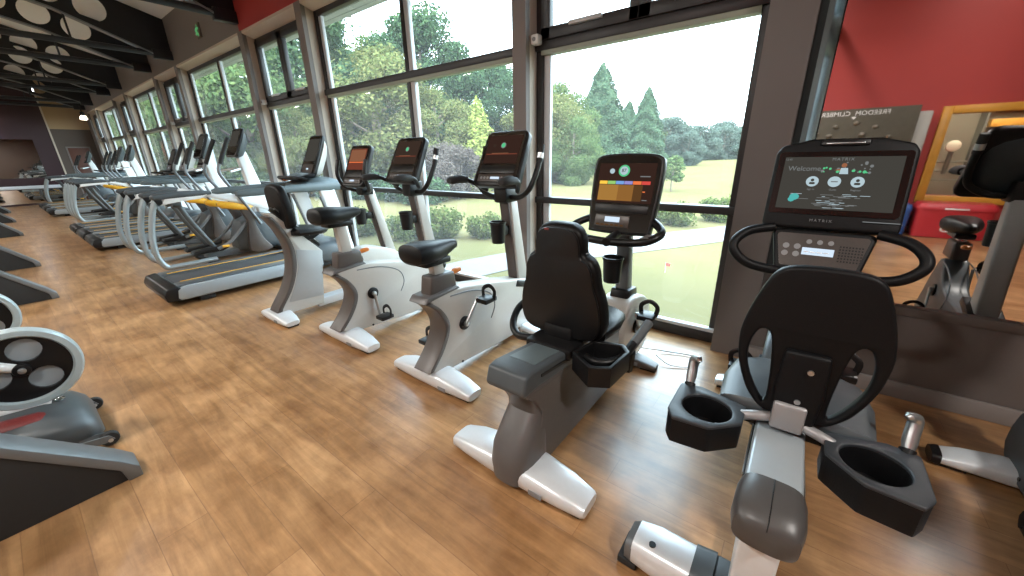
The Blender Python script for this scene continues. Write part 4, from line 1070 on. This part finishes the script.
# ================================================================== MACHINES
recumbent_open('recumbent bike with open-frame black back and large lit touchscreen, nearest the camera', .072)
recumbent('recumbent bike with tall solid black padded back, left of the touchscreen bike', -.74)
upright('upright bike with red-lined dark screen, directly left of the padded-back recumbent bike', -1.535, 0., .95)
upright('upright bike with raised saddle and low pedal, beside the reddish-screen bike', -2.46, .12, -1.5, 'mid')
upright('bike cut off by the right photo edge, its black saddle reflected in the mirror', .90, -.04, 2.1, 'dark', True, 1.3)
hybrid('step-through bike with reddish screen and slanted seat rail, beside the nearest treadmill', -3.27)
tm = treadmill('nearest treadmill, with silver side and yellow stripe, behind the slanted-rail bike', -4.77)
tm.scale = (.79, .985, 1)
el = elliptical('nearest elliptical with curved silver rear tubes, just beyond the nearest treadmill', -6.27)
dup(el, (-7.68, ROW, 0), 'second elliptical from the camera, beside the second treadmill')
dup(tm, (-8.72, ROW, 0), 'second treadmill from the camera, just beyond the two nearest ellipticals')
dup(tm, (-9.70, ROW, 0), 'third treadmill from the camera, middle one of its group of three')
dup(tm, (-10.68, ROW, 0), 'fourth treadmill from the camera, last of its group of three')
dup(el, (-12.95, ROW, 0), 'third elliptical from the camera, just past the group of three treadmills')
dup(el, (-14.05, ROW, 0), 'fourth elliptical from the camera, just before the far treadmills')
dup(tm, (-15.45, ROW, 0), 'fifth treadmill from the camera, nearest of the far group')
dup(tm, (-16.62, ROW, 0), 'sixth treadmill from the camera, second of the far group')
dup(tm, (-17.79, ROW, 0), 'farthest treadmill, last of the row before the final elliptical')
dup(el, (-19.3, ROW, 0), 'farthest elliptical, last machine in front of the end wall')

# ---- left row
def wedge(label, x, w=.19):
    t = thing('stepper', label, 'exercise machine', (x, 0, 0), 'steppers along the left edge')
    b = MB(); b.m('rubber').prism([(.03, .0), (.02, .022), (-.27, .34), (-.75, .69), (-.95, .69), (-.95, 0)], -w / 2 + .012, w / 2 - .012, 'yz', .004)
    b.build('wedge_base', None, t)
    b = MB(); b.m('greyframe').prism([(.045, .0), (.045, .048), (.0, .105), (-.27, .385), (-.76, .745), (-.78, .71), (-.28, .345), (-.01, .06), (.0, 0)], -w / 2, w / 2, 'yz', .005)
    b.build('cover_strip', None, t)
    b = MB(); b.m('greyframe').tube([(0, -.80, .70), (0, -.86, 1.0), (0, -.70, 1.25)], .03, 10, sm=4).tube([(-.25, -.66, 1.25), (0, -.70, 1.25), (.25, -.66, 1.25)], .018, 10)
    b.build('handle_post', None, t)
    return t
w0 = wedge('black wedge-shaped stepper end with wide grey strip, nearest at lower left', -2.09, .13)
wn = wedge('second black wedge stepper end from the camera, just past the flywheel bikes', -5.8, .12); wn.location.y = .04
for X, lb in ((-7.88, 'third black wedge stepper end from the camera along the left edge'), (-11.7, 'fourth black wedge stepper end from the camera along the left edge'), (-14.7, 'fifth black wedge stepper end from the camera along the left edge'), (-17.7, 'farthest black wedge stepper end at the left edge')):
    dup(wn, (X, .04, 0), lb)
def flybike(label, x, ring='slate'):
    t = thing('spin_bike', label, 'exercise bike', (x, 0, 0), 'spin bikes along the left edge')
    c = (0, -.15, .405); R = .185
    b = MB(); b.m('rimgrey')
    b.lathe([(R - .036, -.022), (R - .030, -.030), (R - .008, -.028), (R, -.016), (R, .016), (R - .008, .028), (R - .030, .030), (R - .036, .022)], c, 'x', 56, closed=True)
    fo = b.build('flywheel_rim', None, t)
    b = MB(); Fd = frame(c, (0, 1, 0), (0, 0, 1))
    hs = []
    for k in range(3):
        a = PI / 2 - .35 + k * 2 * PI / 3
        hs.append(circ(.052, 20, .085 * math.cos(a), .085 * math.sin(a)))
    b.m('black').holes([circ(R - .033, 48)] + hs, .024, .002, Fd)
    b.m('decksilver').prism(circ(R - .035, 40), -.009, -.005, 'xy', 0, 2, Fd)
    b.m('black').cyl((-.035, c[1], c[2]), (.035, c[1], c[2]), .028, seg=18, bevel=.006); b.m('steel').cyl((.03, c[1], c[2]), (.045, c[1], c[2]), .013, seg=14, bevel=.004)
    b.build('flywheel_disc', None, fo)
    b = MB(); b.m('leggrey').loft([(-.62, 0, .11, .10, .08), (-.45, 0, .12, .15, .10), (-.28, 0, .12, .20, .112), (-.14, 0, .115, .218, .105), (-.05, 0, .10, .212, .09), (-.015, 0, .085, .19, .065), (0, 0, .07, .15, .04)], 30, 2.8)
    bo = b.build('base_cover', None, t)
    for sx in (-1, 1):
        b = MB(); b.m('redmesh').loft([(-.36, sx * .085, .175, .040, .052), (-.27, sx * .105, .180, .055, .055), (-.16, sx * .108, .172, .052, .050), (-.09, sx * .09, .160, .024, .034)], 16, 2.4)
        b.build('red_vent', None, bo)
    b = MB(); b.m('chrome').loft([(.200, 0, -.09, .010, .010), (.213, 0, -.09, .018, .018), (.217, 0, -.09, .006, .006)], 10, 2, 'xy'); b.build('badge', None, bo)
    for sx in (-1, 1):
        b = MB(); X = sx * .225
        b.m('greyframe').prism([(-.09, .05), (-.09, .075), (.0, .06), (.015, .035), (-.02, .03)], X - .028, X - .018, 'yz').prism([(-.09, .05), (-.09, .075), (.0, .06), (.015, .035), (-.02, .03)], X + .018, X + .028, 'yz')
        b.m('rubber').lathe([(.012, -.014), (.030, -.014), (.034, -.008), (.034, .008), (.030, .014), (.012, .014)], (X, .0, .036), 'x', 20)
        b.m('steel').cyl((X - .031, .0, .036), (X + .031, .0, .036), .009, seg=12)
        b.build('caster_wheel', None, t)
    b = MB(); b.m('white').tube([(0, -.12, .205), (0, -.20, .230), (0, -.34, .245), (0, -.60, .26), (0, -.95, .35), (0, -1.05, .60)], .024, 12, sm=6)
    b.tube([(0, -.15, .405), (.05, -.40, .55), (.02, -.75, .62)], .022, 10, sm=4)
    fr = b.build('frame_tube', None, t)
    b = MB(); b.m('black').tube([(0, -.55, .55), (0, -.5, .95)], .024, 10).tube([(-.2, -.35, 1.0), (-.18, -.52, .97), (.18, -.52, .97), (.2, -.35, 1.0)], .017, 10, sm=4); b.build('handlebar', None, t)
    b = MB(); b.m('black').tube([(0, -1.03, .55), (0, -1.1, .9)], .022, 10); b.m('vinyl').loft([(-1.26, 0, .93, .09, .03), (-1.2, 0, .94, .11, .04), (-1.05, 0, .935, .06, .035), (-.92, 0, .935, .03, .02)], 18, 2.4); b.build('saddle', None, t)
    b = MB(); b.m('greyframe').box((-.27, -1.32, 0), (.27, -1.24, .06), .01); b.build('rear_foot', None, t)
    return t
fb = flybike('spin bike with silver-rimmed flywheel and red vented base, at left above the nearest wedge', -2.62)
dup(fb, (-3.75, -.15, 0), 'spin bike mostly cut off at the left edge, behind the silver-rimmed flywheel')
# ================================================================== OUTSIDE
GZ = -.55
b = MB(); b.m('grass')
N = 40
xs = [-130 + 260 * i / N for i in range(N + 1)]; ys = [YG + .2 + (170 - YG) * (j / N) ** 2 for j in range(N + 1)]
vs = [(x, y, GZ + (.0 if y < 12 else .006 * (y - 12) * max(0, min(1, (x + 60) / 60)) * .35)) for y in ys for x in xs]
b.add(vs, [(j * (N + 1) + i, j * (N + 1) + i + 1, (j + 1) * (N + 1) + i + 1, (j + 1) * (N + 1) + i) for j in range(N) for i in range(N)])
g = setting(b.build('lawn_ground'))
cl = smooth([(3, 16, 0), (.6, 13.0, 0), (-1.1, 10.2, 0), (-2.5, 7.9, 0), (-3.6, 6.2, 0), (-4.2, 4.8, 0), (-4.6, 3.1, 0)], 6)
b = MB(); b.m('path'); L = []; Rr = []
for i, p in enumerate(cl):
    a = cl[max(i - 1, 0)]; c = cl[min(i + 1, len(cl) - 1)]; d = (c - a).normalized(); n = Vector((-d.y, d.x, 0)) * (.62 if i < 26 else .5)
    L.append(p + n); Rr.append(p - n)
vs = [(p.x, p.y, GZ + .012) for p in L + Rr]; n = len(cl)
b.add(vs, [(i, i + 1, n + i + 1, n + i) for i in range(n - 1)]); setting(b.build('garden_path'))
b = MB(); b.m('soffit')
for i in range(4): b.box((XL - 1, YG + .15 + i * .105, 2.98), (.6, YG + .245 + i * .105, 3.03))
b.box((XL - 1, YG + .14, 3.03), (.6, YG + .58, 3.12)); setting(b.build('roof_eave'))

def foliage_mesh(name, mat, blobs, n, leaf, seed, conic=None):
    rnd = random.Random(seed); vs = []; fs = []
    for i in range(n):
        if conic:
            H, R0, z0 = conic
            u = rnd.random(); h = 1 - math.sqrt(u); a = rnd.uniform(0, 2 * PI)
            tier = .90 + .10 * math.sin(h * 40 + 2 * math.sin(a * 3)); r = R0 * (1 - h) ** .70 * tier * (rnd.random() ** .35) * (1 + .12 * math.sin(a * 5 + h * 9))
            p = Vector((r * math.cos(a), r * math.sin(a), z0 + H * h)); nrm = Vector((math.cos(a), math.sin(a), .4))
        else:
            c, rad = blobs[rnd.randrange(len(blobs))]
            d = Vector((rnd.gauss(0, 1), rnd.gauss(0, 1), rnd.gauss(0, 1))).normalized()
            p = Vector(c) + Vector((d.x * rad[0], d.y * rad[1], d.z * rad[2])) * (rnd.random() ** .33) * rnd.uniform(.8, 1.08); nrm = d
        nrm = (nrm + Vector((rnd.gauss(0, .6), rnd.gauss(0, .6), rnd.gauss(0, .6)))).normalized()
        u = nrm.orthogonal().normalized(); w = nrm.cross(u); a = rnd.uniform(0, 2 * PI)
        uu = u * math.cos(a) + w * math.sin(a); ww = nrm.cross(uu); s = leaf * rnd.uniform(.6, 1.3)
        k = len(vs)
        vs += [p - uu * s, p - ww * s * .55, p + uu * s, p + ww * s * .55]; fs.append((k, k + 1, k + 2, k + 3))
    me = bpy.data.meshes.new(name); me.from_pydata([tuple(v) for v in vs], [], fs); me.materials.append(M[mat]); return me
def trunk_mesh(h, r, seed, branches=6, h0=.35):
    rnd = random.Random(seed); b = MB(); b.m('bark')
    b.tube([(0, 0, -.3), (rnd.uniform(-.1, .1), 0, h * .4), (rnd.uniform(-.2, .2), rnd.uniform(-.2, .2), h)], [r * 1.2, r, r * .75, r * .4], 9, sm=4)
    for i in range(branches):
        z = h * rnd.uniform(h0, .9); a = rnd.uniform(0, 2 * PI); l = h * rnd.uniform(.18, .35)
        b.tube([(0, 0, z), (math.cos(a) * l * .5, math.sin(a) * l * .5, z + l * .35), (math.cos(a) * l, math.sin(a) * l, z + l * .8)], [r * .45, r * .3, r * .12], 6, sm=3)
    o = b.build('tree_trunk'); me = o.data; bpy.data.objects.remove(o); return me
def crown_blobs(h, r, z0, n, seed):
    rnd = random.Random(seed); out = [((0, 0, z0 + (h - z0) * .55), (r * .7, r * .7, (h - z0) * .42))]
    for i in range(n):
        a = rnd.uniform(0, 2 * PI); t = rnd.uniform(.05, .95); rr = r * math.sin(PI * min(.97, max(.12, t * .9 + .08))) * .75
        s = r * rnd.uniform(.26, .42)
        if i % 4 == 0: t = rnd.uniform(.0, .18); rr = r * rnd.uniform(.1, .75)
        out.append(((rr * math.cos(a), rr * math.sin(a), z0 + (h - z0) * (.06 + .82 * t)), (s, s, s * .8)))
    return out
TREES = {}
def proto_tree(key, mat, h, r, z0, n, leaf, seed, conic=False, tr=.18):
    fm = foliage_mesh(key, mat, None if conic else crown_blobs(h, r, z0, 34, seed), n, leaf, seed, (h - z0, r, z0) if conic else None)
    TREES[key] = (fm, trunk_mesh(h * (.9 if conic else .75), tr, seed, 0 if conic else 8), h)
proto_tree('broad_dark', 'l_dark', 12, 4.6, 1.0, 80000, .115, 11)
proto_tree('broad_mid', 'l_mid', 10, 4.0, .5, 70000, .105, 12)
proto_tree('broad_gold', 'l_gold', 7, 2.6, .4, 50000, .075, 13)
proto_tree('conifer', 'l_conif', 10.5, 3.0, .2, 80000, .105, 14, True)
proto_tree('lime_conifer', 'l_lime', 3.4, .75, .05, 9000, .05, 15, True, .06)
proto_tree('pale_broad', 'l_hazed', 8, 3.6, .2, 40000, .115, 16)
proto_tree('pink_shrub', 'l_pink', 2.6, 1.5, .05, 12000, .055, 17, False, .05)
proto_tree('young', 'l_mid', 1.9, .7, .55, 2600, .06, 18, False, .03)
proto_tree('bush', 'l_bush', .75, .6, .0, 3000, .045, 19, False, .02)
proto_tree('dark_bush', 'l_dark', 1.1, 1.0, .0, 3500, .07, 20, False, .03)
def tree(key, x, y, h, label, cat='tree', group=None, rz=0, wide=1., name=None, z=GZ):
    if key in ('pale_broad', 'broad_mid', 'broad_gold', 'broad_dark', 'conifer'): z = z - .055 * h; h *= 1.055
    fm, tm_, H = TREES[key]; s = h / H
    t = thing(name or {'conifer': 'conifer_tree', 'lime_conifer': 'conifer_tree', 'bush': 'garden_bush', 'dark_bush': 'garden_bush', 'pink_shrub': 'garden_shrub'}.get(key, 'broadleaf_tree'), label, cat, (x, y, z), group, rz)
    t.scale = (s * wide, s * wide, s)
    for nm, me in (('foliage', fm), ('trunk', tm_)):
        o = bpy.data.objects.new(nm, me); COL.objects.link(o); o.parent = t
    return t
WG = 'woodland trees behind the lawn'
tree('conifer', -15.9, 34.5, 9.2, 'tallest pointed conifer, above the padded-back bike screen', rz=.3, wide=1.3)
tree('conifer', -16.1, 47.3, 8.8, 'second tall pointed conifer, right of the tallest one', rz=1.2, wide=1.15)
tree('conifer', -20.1, 52, 8.2, 'smaller conifer between the two tall pointed conifers', rz=2.2, wide=1.15)
tree('broad_gold', -13.6, 23.0, 5.9, 'yellowish green leafy tree left of the tallest conifer', rz=.5)
tree('broad_mid', -11.6, 21.6, 4.2, 'low yellow green tree in front of the tallest conifer', rz=1.5)
tree('broad_mid', -17.6, 30, 8.2, 'green tree rising beside the window pier, behind the yellowish tree', rz=2.5)
tree('pale_broad', -16.0, 57, 6.9, 'round grey green tree right of the second conifer', rz=.2)
tree('pale_broad', -13.0, 55, 4.6, 'low round grey green tree at the lawn edge, right of the second conifer', rz=1.0)
tree('broad_gold', -18.5, 66, 7.6, 'golden topped tree behind the round grey green trees', rz=2.0)
tree('broad_mid', -21.5, 44, 7.2, 'leafy green tree filling the gap behind the tallest conifer', rz=.7)
tree('broad_dark', -24.5, 60, 8.6, 'dark leafy tree behind the two tall conifers', rz=1.7)
tree('broad_mid', -20.5, 62, 7.4, 'leafy green tree directly behind the second conifer', rz=2.7)
tree('broad_gold', -14.9, 23.2, 7.0, 'taller yellowish tree against the left frame of the nearest window', rz=2.6, wide=1.15)
tree('broad_mid', -17.0, 27.0, 6.6, 'leafy green tree at the left edge of the nearest window', rz=3.7)
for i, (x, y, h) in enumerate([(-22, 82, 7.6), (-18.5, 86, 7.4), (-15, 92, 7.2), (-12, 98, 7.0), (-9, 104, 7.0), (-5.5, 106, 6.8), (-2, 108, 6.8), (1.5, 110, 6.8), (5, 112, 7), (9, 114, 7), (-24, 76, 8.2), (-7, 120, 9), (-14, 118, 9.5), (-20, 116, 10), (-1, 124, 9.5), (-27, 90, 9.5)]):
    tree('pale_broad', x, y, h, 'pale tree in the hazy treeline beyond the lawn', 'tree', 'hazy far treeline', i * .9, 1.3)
tree('conifer', -1.9, 24, 2.6, 'small dark conifer against the right frame of the nearest window', rz=.3, wide=1.6)
tree('young', -5.1, 19.4, 1.75, 'small young tree standing alone on the lawn', rz=.4)
tree('broad_dark', -24.1, 21.0, 12.4, 'tallest dark broadleaf tree, top centre of the wide window', rz=.4)
tree('broad_dark', -27.5, 15.2, 13.2, 'dark leafy tree at the left of the wide window', rz=2.0)
tree('broad_gold', -20.2, 14.0, 8.4, 'yellow tinged tree at left in the wide window', rz=1.0, wide=1.2)
tree('broad_gold', -16.9, 15.6, 5.9, 'sunlit golden green tree left of the small lime conifer', rz=2.2)
tree('broad_dark', -27.3, 29.2, 10.0, 'dark tree behind the small lime conifer', rz=3.0, wide=1.2)
tree('broad_dark', -22.0, 31.0, 9.2, 'dark tree beside the window pier, behind the lime conifer', rz=4.0, wide=1.1)
tree('lime_conifer', -14.5, 16.3, 4.75, 'small lime green conifer in the wide window', rz=0, wide=1.5)
tree('pink_shrub', -12.4, 12.6, 2.4, 'pinkish grey bare shrub in front of the dark trees', 'shrub', rz=.4)
tree('pink_shrub', -14.6, 13.4, 2.6, 'pinkish grey shrub below the golden green tree', 'shrub', rz=2.4)
tree('bush', -6.7, 6.0, .78, 'leafy garden bush behind the second upright bike screen post', 'bush', rz=.3)
tree('bush', -7.2, 5.5, .66, 'leafy garden bush left of the nearest upright bike saddle', 'bush', rz=1.3)
tree('bush', -5.8, 6.6, .60, 'leafy garden bush by the path in the wide window', 'bush', rz=2.3)
tree('bush', -8.6, 5.2, .7, 'leafy garden bush low in the left half of the wide window', 'bush', rz=3.3)
tree('bush', -1.75, 11.6, .72, 'round bush beside the path in the nearest window, right one', 'bush', rz=1.1)
tree('bush', -2.5, 10.4, .62, 'round bush beside the path in the nearest window, left one', 'bush', rz=2.1)
tree('bush', -3.2, 10.9, .5, 'low bush by the path behind the padded-back bike screen', 'bush', rz=2.9)
for i, (x, y) in enumerate([(-12.6, 10.5), (-14.4, 10.7), (-16.4, 10.6), (-18.4, 10.2)]):
    tree('dark_bush', x, y, 1.15, 'clipped dark bush in the hedge across the lawn', 'bush', 'hedge bushes', i * 1.1, 1.2)
k = 0
for (x, y, h, key) in [(-23.3, 8.6, 9.6, 'broad_mid'), (-28.5, 8.0, 9.0, 'broad_dark'), (-33, 9.5, 10, 'broad_mid'), (-39.5, 7.2, 9.0, 'broad_dark'), (-46, 8.5, 10, 'broad_mid'), (-53, 7.5, 10, 'broad_dark'), (-36, 16, 12, 'broad_dark'), (-30, 22, 12, 'broad_mid'), (-44, 14, 12, 'broad_dark'), (-60, 9, 11, 'broad_mid'), (-20.5, 9.6, 4.6, 'broad_gold'), (-30.5, 6.2, 4.4, 'broad_gold'), (-33, 30, 12, 'broad_dark'), (-70, 12, 13, 'broad_dark'), (-26.5, 11.5, 9.5, 'broad_mid'), (-31, 13, 12, 'broad_dark'), (-24.5, 6.2, 6.0, 'broad_mid'), (-34, 6.5, 8, 'broad_mid'), (-41, 10.5, 12, 'broad_mid'), (-50, 12, 13, 'broad_dark'), (-37, 24, 13, 'broad_mid'), (-30, 36, 12, 'broad_dark')]:
    tree(key, x, y, h, 'woodland tree seen through the far windows on the left', 'tree', WG, k * .8); k += 1
# golf flag
t = thing('golf_flag', 'tiny red flag on a pole standing on the lawn', 'flag', (-1.535, 6.0, GZ))
b = MB(); b.m('white').tube([(0, 0, 0), (0, 0, .17)], .004, 6); b.build('pole', None, t)
b = MB(); b.m('flagred').prism([(0, .17), (.07, .155), (.065, .11), (0, .115)], -.003, .003, 'xz'); b.build('pennant', None, t)

# ================================================================== LIGHT
def pendant(x, y, z, watts, label):
    t = thing('pendant_fill_lamp', label, 'lamp', (x, y, z), 'pendant lamps above the aisle')
    b = MB(); b.m('lampshade').lathe([(.03, .16), (.10, .12), (.15, .03), (.16, 0), (.15, 0), (.14, .03), (.09, .11), (.02, .145)], (0, 0, 0), 'z', 24, closed=True); b.m('rafter').tube([(0, 0, .15), (0, 0, top(y) - z)], .008, 6); b.build('lamp_shade', None, t)
    b = MB(); b.m('lampglow').loft([(.0, 0, 0, .03, .03), (.03, 0, 0, .05, .05), (.08, 0, 0, .03, .03)], 12, 2, 'xy'); b.build('lamp_bulb', None, t)
    l = bpy.data.lights.new('lamp_light', 'AREA'); l.shape = 'DISK'; l.size = .27; l.energy = watts; l.color = (1, .95, .89)
    o = bpy.data.objects.new('lamp_light', l); COL.objects.link(o); o.parent = t; o.location = (0, 0, -.004)
for x, y, pw in ((-17.4, -.95, 20), (-13.5, -.95, 20), (-9.6, -.95, 21), (-6.05, -.95, 21), (-3.4, -.95, 22), (-.9, -1.2, 24), (1.75, .25, 32)):  # only one bell lamp is known; the rest of the row is added fill
    pendant(x, y, 2.86, pw, 'white bell pendant lamp over the aisle, row extended for fill')
for x, pw in ((-11.5, 18), (-4.8, 17)):  # unseen pair added as fill light for the back of the room
    pendant(x, -2.35, 3.3, pw, 'added bell pendant fill lamp over the back row')
def added_washer(x):  # unseen lamp added to brighten the red wall for the mirror
    t = thing('added_wall_washer', 'added unseen lamp brightening the red wall behind the camera', 'lamp', (x, -1.9, 3.9), 'added lamps facing the red wall', 0)
    b = MB(); b.m('rafter').cyl((0, 0, 0), (0, .06, .16), .10, .08, 18); b.tube([(0, .04, .1), (0, .04, top(-1.9) - 3.9)], .012, 8); b.build('lamp_body', None, t)
    l = bpy.data.lights.new('lamp_light', 'AREA'); l.shape = 'DISK'; l.size = .18; l.energy = 7.5; l.color = (1, .93, .84); l.spread = 1.9
    o = bpy.data.objects.new('lamp_light', l); COL.objects.link(o); o.parent = t; o.location = (0, -.005, -.004); o.rotation_euler = Vector((0, -.55, -.83)).to_track_quat('-Z', 'Y').to_euler()
for x in (-.6, 1.6): added_washer(x)
def studio_light():
    l = bpy.data.lights.new('studio_light', 'POINT'); l.energy = 45; l.color = (1, .85, .55); l.shadow_soft_size = .15
    o = bpy.data.objects.new('studio_light', l); COL.objects.link(o); o.location = (2.0, -4.4, 2.3)
studio_light()
l = bpy.data.lights.new('sun', 'SUN'); l.energy = 2.6; l.angle = .25; l.color = (1, .95, .86)
o = bpy.data.objects.new('sun', l); COL.objects.link(o); o.rotation_euler = Vector((-.35, .50, -.80)).to_track_quat('-Z', 'Y').to_euler()
w = bpy.data.worlds.new('World'); SC.world = w; w.use_nodes = True; nt = w.node_tree; nt.nodes.clear()
out = nt.nodes.new('ShaderNodeOutputWorld'); bg = nt.nodes.new('ShaderNodeBackground'); tc = nt.nodes.new('ShaderNodeTexCoord'); sp = nt.nodes.new('ShaderNodeSeparateXYZ'); cr = nt.nodes.new('ShaderNodeValToRGB')
nt.links.new(tc.outputs['Generated'], sp.inputs[0]); nt.links.new(sp.outputs['Z'], cr.inputs[0]); nt.links.new(cr.outputs[0], bg.inputs[0]); nt.links.new(bg.outputs[0], out.inputs[0])
e = cr.color_ramp.elements; e[0].position = 0; e[0].color = (.80, .92, 1.0, 1); e[1].position = .7; e[1].color = (.62, .82, 1.0, 1)
bg.inputs[1].default_value = 5.0

# ================================================================== CAMERA
cam = bpy.data.cameras.new('camera'); co = bpy.data.objects.new('camera', cam); COL.objects.link(co)
F_PX, PITCH, YAW, ROLL = 377.67, .337819, .652210, -.0210463
cp_, sp_, cy_, sy_ = math.cos(PITCH), math.sin(PITCH), math.cos(YAW), math.sin(YAW)
fw = V(-sy_ * cp_, cy_ * cp_, -sp_); rt = V(cy_, sy_, 0); up = rt.cross(fw)
r2 = rt * math.cos(ROLL) + up * math.sin(ROLL); u2 = up * math.cos(ROLL) - rt * math.sin(ROLL)
Mx = Matrix.Identity(4)
for i, c in enumerate((r2, u2, -fw)): Mx.col[i][:3] = c
Mx.col[3][:3] = (0, 0, 1.25)
co.matrix_world = Mx
cam.sensor_fit = 'HORIZONTAL'; cam.sensor_width = 36; cam.lens = F_PX / 1024 * 36; cam.clip_start = .02; cam.clip_end = 500
SC.camera = co
vs_ = SC.view_settings; vs_.view_transform = 'Standard'; vs_.look = 'None'; vs_.gamma = 1; vs_.exposure = 1.35; vs_.use_curve_mapping = False
SC.cycles.use_denoising = True; SC.cycles.max_bounces = 10; SC.cycles.diffuse_bounces = 5; SC.cycles.glossy_bounces = 5; SC.cycles.transparent_max_bounces = 12
SC.cycles.sample_clamp_indirect = 6.0; SC.cycles.caustics_reflective = False; SC.cycles.caustics_refractive = False
